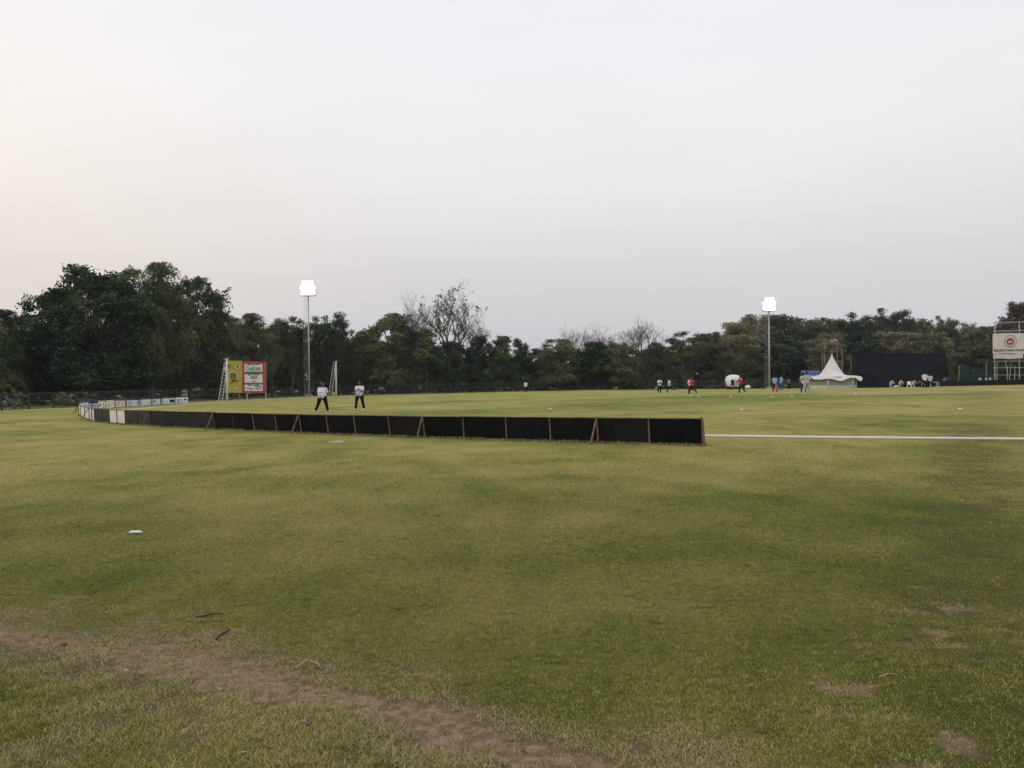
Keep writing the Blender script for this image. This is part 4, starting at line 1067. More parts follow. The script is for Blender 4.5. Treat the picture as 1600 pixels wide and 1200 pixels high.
        # hand: palm, four unequal bent fingers and a thumb from the side of the palm
        side = Xv*s; nrm = fa.cross(side).normalized(); wdt = nrm.cross(fa).normalized()
        thb = -1 if s > 0 else 1
        body.caps(wr, .028, wr+fa*.03, .03)
        pc = wr+fa*.055
        for j in range(4):
            u = (j-1.5)*.0195; base = wr+fa*.088+nrm*u; ln = (.066, .076, .070, .055)[j]; rf = max(.0088, voxel*.85)
            body.caps(wr+fa*.02+nrm*u*.7, .014, base, .0115, 8)
            inn = -wdt if s*wdt.x > 0 else wdt
            m1 = base+fa*ln*.42+inn*ln*.16; tip = m1+fa*ln*.30+inn*ln*.40
            body.caps(base, rf, m1, rf*.95, 8); body.caps(m1, rf*.95, tip, rf*.85, 8)
        tb = wr+fa*.03-nrm*.028*(1 if nrm.y < 0 else 1); fwd_n = -nrm if nrm.z < 0 else nrm
        tb = wr+fa*.03+fwd_n*.026
        body.caps(tb, .013, tb+fa*.03+fwd_n*.026, .0115, 8); body.caps(tb+fa*.03+fwd_n*.026, .0115, tb+fa*.06+fwd_n*.030, .0095, 8)
        HD.append((wr, fa, elb))
    remeshed(body, 'body', M_SKIN, t, voxel, 1)
    sho = remeshed(shirtm, 'shirt', shirt, t, max(voxel, .013), 3)
    tr_ = MB(); tr_.loft([(P(0, y, z), rx, ry, Xv, Yv) for z, rx, ry, y in [(-.12, .12*st, .10, 0), (-.05, .172*st, .128*st, 0), (.04, .176*st, .13*st, 0), (.10, .165*st, .122*st, 0)]])
    for (hp, kn, an, q, s) in LG:
        tr_.caps(hp+Vector((0, 0, -.03)), .102*st, kn, .080*(.6+.4*st)); tr_.caps(kn, .080*(.6+.4*st), an+Vector((0, 0, .03)), .064*(.6+.4*st))
    remeshed(tr_, 'trousers', trou, t, max(voxel, .013), 2)
    for (hp, kn, an, q, s) in LG:
        yv = R(foot_yaw[0 if s < 0 else 1]); f = Matrix.Rotation(R(leg_yaw), 3, 'Z') @ Vector((s*math.sin(yv), -math.cos(yv), 0)); qq = max(-.5, min(1.1, q*.8))
        if seated: qq = 0
        f = (f*math.cos(qq)+Vector((0, 0, math.sin(qq)))).normalized(); sd2 = f.cross(Vector((0, 0, 1))).normalized(); un = sd2.cross(f)
        c0 = an+Vector((0, 0, -.038)); sm_ = MB()
        sm_.loft([(c0-f*.085+un*.0, .022, .026, sd2, un), (c0-f*.07, .036, .042, sd2, un), (c0-f*.0+un*.006, .043, .05, sd2, un), (c0+f*.08-un*.010, .050, .036, sd2, un), (c0+f*.15-un*.018, .045, .026, sd2, un), (c0+f*.19-un*.022, .022, .016, sd2, un)], 12)
        sm_.build('shoe', shoe, t, True)
    em = MB()
    for s in (-1, 1): em.ell(hv(s*.032, -.090, .008), (.012, .008, .007), 8, 5)
    em.build('eyes', M_EYE, t); MB().ell(hv(0, -.092, -.052), (.024, .008, .006), 8, 5).build('mouth', M_LIP, t)
    hm = MB(); hm.ell(hv(0, .020, .038), (.086, .104, .098), mat=Rm); hm.ell(hv(0, .05, -.01), (.076, .07, .075), mat=Rm)
    hr = remeshed(hm, 'hair', M_HAIR, t, max(voxel, .011), 1)
    if beard:
        bm_ = MB(); bm_.ell(hv(0, -.055, -.075), (.062, .052, .048), mat=Rm); remeshed(bm_, 'beard', M_HAIR, t, .011, 1)
    if cap:
        cm = MB(); Rb = Rm @ Matrix.Rotation(R(brim_turn), 3, 'Z'); cm.ell(hc+Rm @ Vector((0, .012, .055)), (.098, .116, .085), mat=Rm)
        q = lambda x, y, z: hc+Rb @ Vector((x, y, z))
        cm.loft([(q(0, -.05, .045), .085, .012, Rb @ Vector((1, 0, 0)), Rb @ Vector((0, 0, 1))), (q(0, -.125, .040), .075, .009, Rb @ Vector((1, 0, 0)), Rb @ Vector((0, 0, 1))), (q(0, -.175, .030), .045, .006, Rb @ Vector((1, 0, 0)), Rb @ Vector((0, 0, 1)))], 12)
        remeshed(cm, 'cap', cap, t, .010, 1)
    if hat:
        cm = MB(); cm.loft([(hv(0, 0, .045), .19, .19), (hv(0, 0, .055), .17, .17), (hv(0, 0, .06), .10, .11), (hv(0, 0, .14), .085, .095), (hv(0, 0, .15), .05, .05)], 18); cm.build('hat', hat, t, True)
    if glove:
        wr, fa, elb = HD[glove-1 if isinstance(glove, int) and glove > 1 else 0]; gm_ = MB(); gm_.ell(wr+fa*.09, (.085, .07, .095))
        for j in range(4): gm_.caps(wr+fa*.1+Vector((0, 0, (j-1.5)*.035)), .024, wr+fa*.19+Vector((0, 0, (j-1.5)*.045)), .020)
        remeshed(gm_, 'glove', M_GLOVE, t, .011, 2)
    if print_:
        # printed rows across the back or chest of the shirt, standing just off the cloth
        sgn = 1 if print_ == 'back' else -1; st2 = st
        for (z, wd, hh, mm_) in ((.36, .22, .022, M_TEEP), (.30, .26, .05, M_TEEP), (.22, .20, .02, M_TEED), (.06, .30, .018, M_TEED), (-.02, .30, .07, M_TEEP)):
            pm = MB(); vs = []; n_ = 14
            ry = (.139*st2 if z < .3 else .135)+.010; rx = .190*st2
            for zz in (z-hh/2, z+hh/2):
                for j in range(n_+1):
                    x = (j/n_-.5)*wd; y = sgn*ry*math.sqrt(max(0, 1-(x/rx)**2)); vs.append(P(x, y-.012, zz))
            nn_ = len(vs); vs += [v-Yv*.006*sgn for v in vs]
            fs = [(j, j+1, n_+2+j, n_+1+j) for j in range(n_)]+[(nn_+n_+1+j, nn_+n_+2+j, nn_+j+1, nn_+j) for j in range(n_)]
            pm.add(vs, fs).build('shirt_print', mm_, t)
    return t
def at(px, py): return G(px, py)
PG = 'players and officials on the field'
# two near fielders
person(at(503.5, 644), 1.76, 158, 'stout man in blue cap and white printed tee walking with a lime glove', trou=M_TROU, legs=((15, 5), (-12, 9)), leg_yaw=-40, arms=((18, 26, 62, -12), (-8, 12, 22, 0)), stout=1.5, cap=M_CAPB, brim_turn=0, head_turn=-48, glove=True, print_='back', voxel=.0085, lean=3)
person(at(562, 640.5), 1.80, -22, 'bearded man in white tee holding his hands together at his chest', legs=((14, 10), (-10, 6)), arms=((28, 10, 92, 38), (24, 22, 96, 48)), stout=1.35, beard=True, head_turn=-8, nod=-8, print_='front', voxel=.0085, lean=-2)
person(D(821.5, 108), 1.68, 175, 'lone distant fielder in white shirt in front of the middle of the fence', arms=((20, 20, 60, 10), (20, 20, 60, 10)), voxel=.014)
person(at(1030.5, 615), 1.62, 8, 'fielder in white shirt standing with arms folded, left of a walking pair', legs=((4, 4), (-4, 4)), arms=((30, 8, 95, 50), (26, 10, 90, 50)), voxel=.012, group=PG)
person(at(1046, 614.8), 1.58, -78, 'fielder in white shirt and black trousers striding with trailing foot raised', legs=((16, 4), (-28, 42)), arms=((-15, 8, 30, 0), (10, 8, 70, 10)), voxel=.012, group=PG)
person(at(1078, 614.6), 1.62, -70, 'fielder in white shirt walking close beside the umpire in red', shirt=M_TEE, legs=((-25, 30), (20, 6)), arms=((15, 5, 40, 10), (-10, 8, 20, 0)), voxel=.012, group=PG, lean=5)
person(at(1081.8, 615.2), 1.66, -60, 'umpire in red shirt and black trousers walking beside a white shirted fielder', shirt=M_REDS, shoe=M_SHOED, legs=((22, 4), (-22, 14)), arms=((15, 8, 60, 20), (-10, 14, 30, 0)), voxel=.012, group=PG, lean=5, stout=1.1)
person(at(1158.5, 613.8), 1.66, -55, 'man in red shirt bending forward in front of the white inflatable dome', shirt=M_REDS, shoe=M_SHOED, legs=((18, 20), (-12, 22)), arms=((38, 8, 30, 10), (32, 8, 30, 10)), lean=24, voxel=.012, group=PG, stout=1.08)
person(at(1210.8, 612.0), 1.66, 168, 'umpire in sky blue shirt with black trousers standing left of the wicket', shirt=M_BLUES, shoe=M_SHOED, legs=((10, 6), (-8, 4)), abd=(9, 8), arms=((25, 20, 70, 20), (20, 20, 60, 20)), voxel=.012, group=PG, stout=1.12)
person(at(1220.6, 611.4), 1.70, 100, 'man in sky blue shirt and blue trousers standing right of the wicket', shirt=M_BLUES, trou=mat('trousers_steel_blue', (.05, .09, .17)), legs=((6, 4), (-4, 4)), arms=((10, 6, 20, 0), (5, 8, 10, 0)), voxel=.012, group=PG)
person(D(1232.5, 112), 1.60, 190, 'distant person in dark grey shirt between the umpires and the grey kitted batsman', shirt=M_DGREY, shoe=M_SHOED, voxel=.014)
person(at(1255.2, 615), 1.74, 150, 'fielder in pale pink shirt partly hidden behind the player in grey kit', shirt=M_PINKW, trou=M_TROUN, legs=((4, 4), (-4, 4)), arms=((-5, 20, 55, 10), (0, 12, 20, 0)), voxel=.012, group=PG)
person(at(1260.5, 617), 1.84, 178, 'player in light grey kit seen from behind, hands on hips', shirt=M_GREYK, trou=M_GREYK, shoe=M_SHOE, legs=((4, 4), (-2, 4)), abd=(9, 9), arms=((-20, 48, 75, 62), (-20, 48, 75, 62)), voxel=.010, group=PG, stout=1.12, print_=False)
person(at(1445, 607.3), 1.74, 170, 'tall fielder in white printed tee standing before the sight screen, back turned', shirt=M_TEE, legs=((4, 4), (-3, 4)), arms=((0, 10, 20, 0), (0, 10, 15, 0)), voxel=.011, group=PG, stout=1.1)
person(D(1453.5, 82), 1.58, 160, 'shorter fielder in pale pink shirt close behind the tall fielder by the sight screen', shirt=M_PINKW, legs=((-10, 6), (12, 4)), arms=((0, 10, 20, 0), (0, 10, 15, 0)), voxel=.012, group=PG)
# wicket
wk_ = at(1213.4, 613); t = thing('wicket', wk_, 'pink cricket wicket of three stumps between the two men in blue', 'wicket')
M_STUMP = mat('stump_pink', (.55, .30, .30), .6, .08, 8)
for x in (-.112, 0, .112):
    MB().tube([(x, 0, -.02), (x, 0, .69), (x, 0, .705)], [.026, .026, .016], 8).build('stump', M_STUMP, t, True)
for x in (-.056, .056): MB().tube([(x-.054, 0, .712), (x, 0, .712), (x+.054, 0, .712)], [.008, .014, .008], 6).build('bail', M_STUMP, t)

# seated people on white plastic chairs in front of the sight screen
def chair(loc, yaw, label):
    t = thing('plastic_chair', loc, label, 'chair', 'white plastic chairs', rz=R(yaw))
    MB().box((0, 0, .42), (.46, .44, .035)).build('seat', M_WHITE, t)
    mb = MB(); mb.box((0, .23, .66), (.44, .03, .46), Matrix.Rotation(R(-10), 3, 'X')); mb.build('backrest', M_WHITE, t)
    for x in (-.22, .22):
        for y in (-.20, .22): MB().bar((x, y, .42), (x*1.15, y*1.15, 0), .05).build('leg', M_WHITE, t)
        mb = MB(); mb.bar((x*1.08, -.22, .64), (x*1.08, .24, .66), .05, .03); mb.bar((x*1.08, -.21, .42), (x*1.08, -.21, .64), .045); mb.build('armrest', M_WHITE, t)
    return t
SD = 118
seat_list = [(1394, 'yellow', M_YELS, 5, 'seated person in pale yellow shirt, leftmost before the sight screen'), (1408.2, 'yellow', M_YELS, -4, 'seated person in pale yellow shirt, second from the left before the sight screen'),
             (1428.5, 'orange', M_ORS, 15, 'seated person in orange shirt right of an empty white chair')]
for (px, c_, sh_, yw, lb) in seat_list:
    g = D(px, SD); chair(g, yw, 'white plastic chair under the seated person in %s, %s' % (c_, 'leftmost' if px < 1400 else 'second from left' if px < 1420 else 'right of the empty chair'))
    p_ = person(g, 1.68, yw, lb, shirt=sh_, trou=M_TROU, shoe=M_SHOED, legs=((84, 86), (84, 84)), arms=((30, 10, 80, 40), (30, 10, 80, 45)), voxel=.014, seated=True, group='people seated before the sight screen')
    p_.location.z += .0
chair(D(1420.5, SD-1), -20, 'empty white plastic chair between the seated people in yellow and orange')
person(D(1435.5, SD+1), 1.66, -10, 'crouching person in purple shirt beside the seated person in orange', shirt=M_PURP, trou=M_TROU, shoe=M_SHOED, legs=((95, 100), (95, 100)), arms=((60, 10, 40, 20), (60, 10, 40, 20)), lean=14, voxel=.014, seated=True, group='people seated before the sight screen')
person(D(1441.5, SD-2), 1.60, 20, 'person in a pale round hat sitting low beside the tall fielder', shirt=M_ORS, trou=mat('trousers_ochre', (.30, .20, .09)), shoe=M_SHOED, legs=((105, 120), (105, 120)), arms=((60, 14, 60, 20), (60, 14, 60, 20)), lean=18, voxel=.014, hat=mat('hat_cream', (.62, .56, .46)), seated=True, group='people seated before the sight screen')
g = D(1399.8, SD-1.5); mb = MB()
mb.ell((0, 0, .16), (.34, .24, .17)); mb.ell((.15, .02, .22), (.18, .16, .14)); mb.ell((-.2, 0, .1), (.2, .18, .1))
t = thing('kit_bag', g, 'pale lime bag on the grass between the first two seated people', 'bag'); remeshed(mb, 'bag_body', mat('bag_lime', (.55, .60, .38)), t, .02, 2)
MB().tube([(-.15, 0, .28), (0, 0, .42), (.15, 0, .32)], .018, 6).build('handle', M_INK, t)

# ------------------------------------------------------------------ sight screen
sdp = 134.0; g = D(1405, sdp); s2 = mpp(sdp)
t = thing('sight_screen', g, 'large black sight screen standing right of the white tent', 'sight screen')
Hs = (proj(g)[1]-551.5)*s2; Ws = 148*s2
n_ = 40; mm_ = 12; vs = []; fs = []
for q in range(2):
    for i in range(n_+1):
        for j in range(mm_+1):
            u = i/n_; v = j/mm_; x = (u-.5)*Ws+.05*math.sin(v*5)*(u-.5); z = -.35+(Hs+.35)*v-.10*math.sin(math.pi*((u*6) % 1))*(v > .99)
            y = .04*math.sin(u*40+v*3)+.06*math.sin(v*9+u*5)+.03*q; vs.append((x, y, z))
for q in range(2):
    o_ = q*(n_+1)*(mm_+1)
    for i in range(n_):
        for j in range(mm_):
            a = o_+i*(mm_+1)+j; f = (a, a+mm_+1, a+mm_+2, a+1); fs.append(f if q == 0 else f[::-1])
M_SCREEN = mat('screen_cloth', (.012, .0125, .020), .9, .15, .6, .12)
MB().add(vs, fs).build('screen_cloth', M_SCREEN, t, True)
for i in range(1, 8):
    x = (i/8-.5)*Ws; mb = MB(); mb.tube([(x+.03*math.sin(q*1.3+i), -.06, Hs*q/8) for q in range(9)], .022, 5); mb.build('seam', mat('screen_seam', (.018, .018, .026)) if i == 1 else bpy.data.materials['screen_seam'], t)
mb = MB()
for i in range(9):
    x = (i/8-.5)*(Ws-.2); mb.tube([(x, .22, -.2), (x, .22, Hs-.12)], .05, 6); mb.tube([(x, .22, Hs*.8), (x, 2.4, -.1)], .04, 6)
for z in (.5, Hs*.5, Hs-.3): mb.tube([(-Ws/2+.3, .25, z), (Ws/2-.3, .25, z)], .04, 6)
mb.build('scaffold_frame', M_STEEL, t)

# ------------------------------------------------------------------ pagoda tent, six sided
td = 116.0; g = D(1300, td); s2 = mpp(td); t = thing('pagoda_tent', g, 'white six sided pagoda tent with a tall pointed peak left of the sight screen', 'tent')
tb_ = proj(g)[1]; zt = lambda py: (tb_-py)*s2
Rr = 38*s2; rot0 = R(-90-30)
cor = [Vector((math.cos(rot0+k*R(60))*Rr, math.sin(rot0+k*R(60))*Rr, 0)) for k in range(6)]
M_TENT = mat('tent_white', (.70, .67, .64), .7, .07, 1.2, bump=.1); M_NET = mat('tent_net', (.30, .27, .25), .8, .10, 2); M_PANEL = mat('tent_wall', (.62, .55, .50), .8, .08, 2)
ze = zt(588.5); zp = zt(554.5)
vs = []; fs = []; NA = 72; prof = [(0.012, 1.0), (.055, .87), (.11, .745), (.17, .60), (.24, .45), (.32, .30), (.40, .17), (.48, .08), (.62, .035), (.80, .01), (1.0, -.02), (1.045, -.12)]
def hexr(a):
    q = (a-rot0) % R(60)-R(30); return math.cos(R(30))/math.cos(q)
for i, (r_, z_) in enumerate(prof):
    for k2 in range(NA):
        a = 2*math.pi*k2/NA; rr = r_*Rr*1.10*(1-(1-hexr(a))*min(1, r_*1.6))
        z = ze+(zp-ze)*z_
        if r_ > .5: z += .10*(r_-.5)*math.sin(a*5+1)-.20*(r_-.5)*math.cos((a-rot0)*6)*-1
        ridge = .03*math.sin(a*18)*(.2 < r_ < .9)*Rr*.2
        if r_ >= .99:
            z += .07*math.sin(a*9+.5)+.05*math.sin(a*4)
            if abs(((a+.12+math.pi) % (2*math.pi))-math.pi) < .45: z -= .12; rr *= 1.10
        vs.append((math.cos(a)*(rr+ridge), math.sin(a)*(rr+ridge), z))
for i in range(len(prof)-1):
    for k2 in range(NA): fs.append((i*NA+k2, i*NA+(k2+1) % NA, (i+1)*NA+(k2+1) % NA, (i+1)*NA+k2))
n0 = len(vs); vs += [(x*.995, y*.995, z-.03) for x, y, z in vs]; fs += [tuple(n0+q for q in f[::-1]) for f in fs]
MB().add(vs, fs).build('canopy', M_TENT, t, True)
mb = MB(); mb.tube([(0, 0, zp-.4), (0, 0, zp+.25)], .05, 6); mb.build('finial', M_POLEW, t)
for c_ in cor: MB().tube([c_+ZV*-.05, c_+ZV*(ze+.15)], .085, 8).build('tent_pole', M_POLEW, t, True)
for k2 in range(6):
    a, b2 = cor[k2]*.985, cor[(k2+1) % 6]*.985; d = (b2-a).normalized(); X3 = Matrix(((d.x, -d.y, 0), (d.y, d.x, 0), (0, 0, 1))); L_ = (b2-a).length
    zl = zt(601.8)
    MB().box((a+b2)/2+ZV*(zl/2), (L_-.1, .04, zl), X3).build('lower_wall', M_PANEL, t)
    MB().box((a+b2)/2+ZV*((zl+ze)/2+.02), (L_-.14, .025, ze-zl-.02), X3).build('net_wall', M_NET, t)
    mb = MB()
    for u in (.3, .62): mb.bar(a.lerp(b2, u)*1.01+ZV*zl, a.lerp(b2, u)*1.01+ZV*(ze-.05), .03)
    mb.bar(a.lerp(b2, .02)*1.01+ZV*(zl+.02), a.lerp(b2, .98)*1.01+ZV*(zl+.02), .04); mb.build('glazing_bar', M_STEEL, t)
# blue tarpaulin canopy behind the tent
g = D(1275, 124); s3 = mpp(124); b0 = proj(g)[1]
t = thing('tarpaulin_shelter', g, 'blue tarpaulin shelter behind the left side of the white tent', 'shelter')
z1 = (b0-580)*s3; z0 = (b0-587.5)*s3; w = 30*s3
mb = MB(); vs = []; nU = 12
for q in range(2):
    for i in range(nU+1):
        for j in range(5):
            u, v = i/nU, j/4; vs.append(((u-.5)*w, v*2.2-q*.0, z0+(z1-z0)*v-.10*math.sin(math.pi*u)*math.sin(math.pi*v)-.02*q))
fs = [(q*(nU+1)*5+i*5+j, q*(nU+1)*5+(i+1)*5+j, q*(nU+1)*5+(i+1)*5+j+1, q*(nU+1)*5+i*5+j+1) for q in range(2) for i in range(nU) for j in range(4)]
mb.add(vs, fs).build('tarpaulin', mat('tarp_blue', (.03, .06, .24), .6, .15, 2), t, True)
for x in (-w/2, w/2):
    for y in (0, 2.2): MB().tube([(x, y, -.1), (x, y, z0 if y == 0 else z1)], .04, 6).build('shelter_post', M_STEEL, t)
MB().tube([(-w/2, 2.2, z1+.03), (w/2, 2.2, z1+.03)], .05, 6).build('ridge_bar', M_STEEL, t)
# bamboo tower behind the tent
g = D(1303, 128); s3 = mpp(128); b0 = proj(g)[1]; Z3 = lambda py: (b0-py)*s3; X3_ = lambda px: (px-1303)*s3
t = thing('bamboo_tower', g, 'tall open bamboo watch platform rising behind the tent peak', 'scaffold tower')
M_BAM = mat('bamboo', (.25, .19, .14), .85, .2, 3)
for (x, y, top) in ((1289, 0, 531), (1291.5, 1.6, 536), (1307, 1.6, 533), (1309, 0, 531), (1316, 0, 545)):
    MB().tube([(X3_(x), y, -.3), (X3_(x+random.uniform(-1, 1)), y, Z3(top))], .075, 7).build('upright', M_BAM, t)
for (x0, x1, y_) in ((1288, 1311, 536), (1289, 1310, 549), (1305, 1317, 565), (1289, 1317, 582)):
    MB().tube([(X3_(x0), -.1, Z3(y_)), (X3_(x1), -.1, Z3(y_+.8))], .055, 6).build('crossbar', M_BAM, t)
mb = MB(); mb.box(((X3_(1289)+X3_(1309))/2, .8, Z3(537.5)), (20*s3, 1.8, .12)); mb.build('platform', M_BAM, t)
for (x, y_) in ((1301, 531), (1306.5, 530)): MB().box((X3_(x), .2, Z3(y_+1.5)), (.35, .35, 3.0*s3)).build('lamp_box', M_STEEL, t)

# ------------------------------------------------------------------ inflatable dome
idp = 118; g = D(1146, idp); s3 = mpp(idp); b0 = proj(g)[1]; Hd = (b0-585.5)*s3; Wd = 25.5*s3
t = thing('inflatable_dome', g, 'white rounded inflatable dome with a dark printed block behind the man in red', 'inflatable')
vs = []; n_ = 28; m_ = 18
def sp(v, e): return math.copysign(abs(v)**e, v)
for i in range(m_+1):
    th = math.pi*i/m_
    for k2 in range(n_):
        a = 2*math.pi*k2/n_; vs.append((Wd/2*sp(math.sin(th), .75)*sp(math.cos(a), .85), Wd/2.2*sp(math.sin(th), .75)*sp(math.sin(a), .85), Hd*.54+Hd*.46*sp(math.cos(th), .8 if i < m_/2 else .55)*(1 if i < m_/2 else .92)))
fs = [(i*n_+k2, (i+1)*n_+k2, (i+1)*n_+(k2+1) % n_, i*n_+(k2+1) % n_) for i in range(m_) for k2 in range(n_)]
MB().add(vs, fs).build('dome', M_WHITE, t, True)
MB().loft([((0, 0, 0), Wd*.40, Wd*.36), ((0, 0, .22), Wd*.41, Wd*.37)], 24).build('base_mat', M_INK, t)
yf = -Wd/2.2-.015
MB().box((-Wd*.17, yf, Hd*.47), (Wd*.20, .05, Hd*.38)).build('dark_block', M_INK, t)
mb = MB()
for j in range(4): mb.box((Wd*.10, yf, Hd*(.33+.09*j)), (Wd*.24, .05, Hd*.028))
mb.build('text_lines', M_GREYINK, t)
mb = MB(); mb.ell((-Wd*.47, 0, Hd*.42), (.10, .45, Hd*.20)); mb.build('orange_patch', M_ORANGEP, t, True)
g = D(1168.5, 114); t = thing('inflatable_ball', g, 'small white inflatable ball with a black patch right of the dome', 'ball')
MB().ell((0, 0, .30), (.40, .36, .30), 20, 14).build('ball_skin', M_WHITE, t, True)
for c_, r_ in (((.12, -.27, .34), (.12, .09, .10)), ((-.22, -.22, .16), (.09, .09, .08)), ((-.05, .0, .575), (.14, .12, .04))): MB().ell(c_, r_).build('black_patch', M_INK, t, True)

# ------------------------------------------------------------------ low dark boards on the right
rb = [D(px, dp) for px, dp in ((1462, 126), (1478, 126), (1494, 126), (1510, 126), (1526, 126), (1542, 126), (1558, 125.5), (1574, 125), (1590, 124.5), (1606, 124), (1622, 123.5), (1640, 123), (1660, 122.5))]
for i, (a, b2) in enumerate(zip(rb[:-1], rb[1:])):
    t = thing('dark_board', a, 'low dark navy board at the right boundary, %s from the sight screen' % ords[i], 'boundary board', 'dark boards on the right boundary')
    d = b2-a; c_ = d/2; X_ = d.normalized(); M_ = Matrix(((X_.x, -X_.y, 0), (X_.y, X_.x, 0), (0, 0, 1)))
    MB().box(c_+ZV*.42, (d.length-.03, .04, .80), M_).build('board_face', M_SCREEN, t)
    mb = MB(); mb.box(c_+ZV*.84-Vector((0, .0, 0)), (d.length-.02, .07, .04), M_); mb.bar(ZV*0+Vector((.02, -.04, 0)), Vector((.02, -.04, .82)), .05); mb.build('frame', M_INK, t)
g = D(1459, 122); s3 = mpp(122); t = thing('white_table', g, 'white topped trestle table right of the standing fielders by the sight screen', 'table')
MB().box((0, 0, .72), (1.3, .6, .05)).build('table_top', M_WHITECL, t)
for x in (-.6, .6):
    for y in (-.25, .25): MB().bar((x, y, .70), (x, y, 0), .06).build('leg', M_WHITECL, t)
# people behind the boards
person(D(1474.5, 131), 1.62, 30, 'person in pale blue shirt and cap leaning behind the dark boards', shirt=mat('shirt_pale_blue', (.20, .25, .42)), trou=M_TROUN, cap=M_CAPB, lean=18, arms=((40, 10, 40, 20), (40, 10, 40, 20)), voxel=.014, group='people behind the dark boards')
person(D(1531.5, 131), 1.55, -60, 'person in black and white top standing left of the bamboo post', shirt=M_GREYK, trou=M_TROU, longsl=True, arms=((20, 5, 40, 10), (10, 5, 20, 0)), voxel=.014, group='people behind the dark boards')
person(D(1540.5, 130), 1.50, 40, 'person in white shirt left of the one in cyan by the banner scaffold', shirt=M_TENT, trou=M_TROU, arms=((30, 10, 70, 20), (20, 10, 40, 0)), lean=8, voxel=.014, group='people behind the dark boards')
person(D(1546.5, 129), 1.55, 60, 'person in pale cyan shirt nearest the banner scaffold', shirt=M_CYAN, trou=M_TROU, arms=((35, 15, 60, 20), (10, 10, 20, 0)), lean=12, voxel=.014, group='people behind the dark boards')
# green net between two bamboo posts
g = D(1498, 137); s3 = mpp(137)
def bam_post(px, dp, top, lab, lean_=0):
    g = D(px, dp); b0 = proj(g)[1]; hh = (b0-top)*mpp(dp)
    mb = MB(); mb.tube([(0, 0, -.1), (lean_*.5, 0, hh*.5), (lean_, 0, hh)], [.11, .09, .08], 8); o = mb.build('bamboo_post', M_BAM); o.location = g; tag(o, lab, 'post')
bam_post(1497, 134, 571, 'leaning bamboo post at the left end of the green net', .25)
bam_post(1541.3, 134, 567, 'upright bamboo post rising above the people near the banner scaffold')
m, n, l, b = new_mat('net_green'); b.inputs['Base Color'].default_value = (.025, .075, .070, 1); b.inputs['Roughness'].default_value = .9
tp = n.new('ShaderNodeBsdfTransparent'); ms = n.new('ShaderNodeMixShader'); ms.inputs[0].default_value = .40
l.new(tp.outputs[0], ms.inputs[1]); l.new(b.outputs[0], ms.inputs[2]); l.new(ms.outputs[0], n['Material Output'].inputs['Surface'])
P0, P1 = D(1499, 135), D(1556, 135); mb = MB(); vs = []; n_ = 24
for i in range(n_+1):
    u = i/n_; p = P0.lerp(P1, u)-P0; ht_ = 3.4-.9*math.sin(math.pi*min(1, u*1.2))*.35+.2*math.sin(u*9)-.5*u
    for j in range(5): vs.append((p.x, p.y+.15*math.sin(u*20+j), p.z+ht_*j/4))
fs = [(i*5+j, (i+1)*5+j, (i+1)*5+j+1, i*5+j+1) for i in range(n_) for j in range(4)]
o = mb.add(vs, fs).build('green_net', m, smooth=True); o.location = P0; tag(o, 'sagging dark green netting behind the dark boards left of the banner scaffold', 'net')
tree(1484, 134, 575, 20, 'scrub', 'yellowish bush right beside the edge of the black sight screen', None, cmat=L_SPARSE)

# ------------------------------------------------------------------ banner scaffold at the right edge
bd = 129.0; g = D(1553, bd); s3 = mpp(bd); b0 = proj(g)[1]; Z3 = lambda py: (b0-py)*s3; th_ = math.atan((1553-800)/F); X3_ = lambda px: (px-1553)*s3*math.cos(th_)
t = thing('banner_scaffold', g, 'tall tube scaffold carrying a white cricket association banner at the right edge', 'scaffold', rz=-th_)
mb = MB()
for x in (1554, 1592, 1632):
    for y in (0, 2.4): mb.tube([(X3_(x+(1.5 if y else 0)), y, 0), (X3_(x+(1.5 if y else 0)), y, Z3(504))], .042, 7)
for x in (1573.5, 1585): mb.tube([(X3_(x), .3, 0), (X3_(x+.5), .3, Z3(572))], .055, 7)
mb.build('upright_tubes', M_STEEL, t)
mb = MB()
for y_ in (504, 517, 564.5, 574.5, 586, 598):
    for y in (0, 2.4): mb.tube([(X3_(1552), y, Z3(y_)), (X3_(1634), y, Z3(y_+.3))], .034, 6)
for (x0, y0, x1, y1) in ((1570.5, 562, 1574, 584), (1576, 598, 1580, 570), (1592, 600, 1632, 566), (1558, 598, 1558.5, 566)): mb.tube([(X3_(x0), .1, Z3(y0)), (X3_(x1), .1, Z3(y1))], .045, 6)
mb.build('cross_tubes', M_STEEL, t)
MB().box((X3_(1593), 1.2, Z3(562.6)), (80*s3*math.cos(th_), 2.4, .08)).build('deck', M_WOODD, t)
def bnr(x0, y0, x1, y1, front, m_, nm, wav=.03):
    vs = []; n_ = 20
    for q in range(2):
        for i in range(n_+1):
            for j in range(7):
                u, v = i/n_, j/6; vs.append((X3_(x0+(x1-x0)*u)+.02*math.sin(v*7)*(u < .01), -front+wav*math.sin(u*11+v*2)+q*.012, Z3(y1+(y0-y1)*v)+.05*math.sin(u*8)*(v in (0.0, 1.0))))
    fs = []
    for q in range(2):
        o_ = q*(n_+1)*7
        for i in range(n_):
            for j in range(6):
                a = o_+i*7+j; f = (a, a+7, a+8, a+1); fs.append(f if q == 0 else f[::-1])
    return MB().add(vs, fs).build(nm, m_, t, True)
M_BANNER = mat('banner_cloth', (.60, .56, .54), .8, .05, 1)
ban = bnr(1551.2, 521.5, 1634, 553, .14, M_BANNER, 'banner')
bnr(1552, 553.6, 1598, 560.8, .11, mat('banner_skirt', (.55, .51, .54), .8, .06, 1), 'lower_banner', .04)
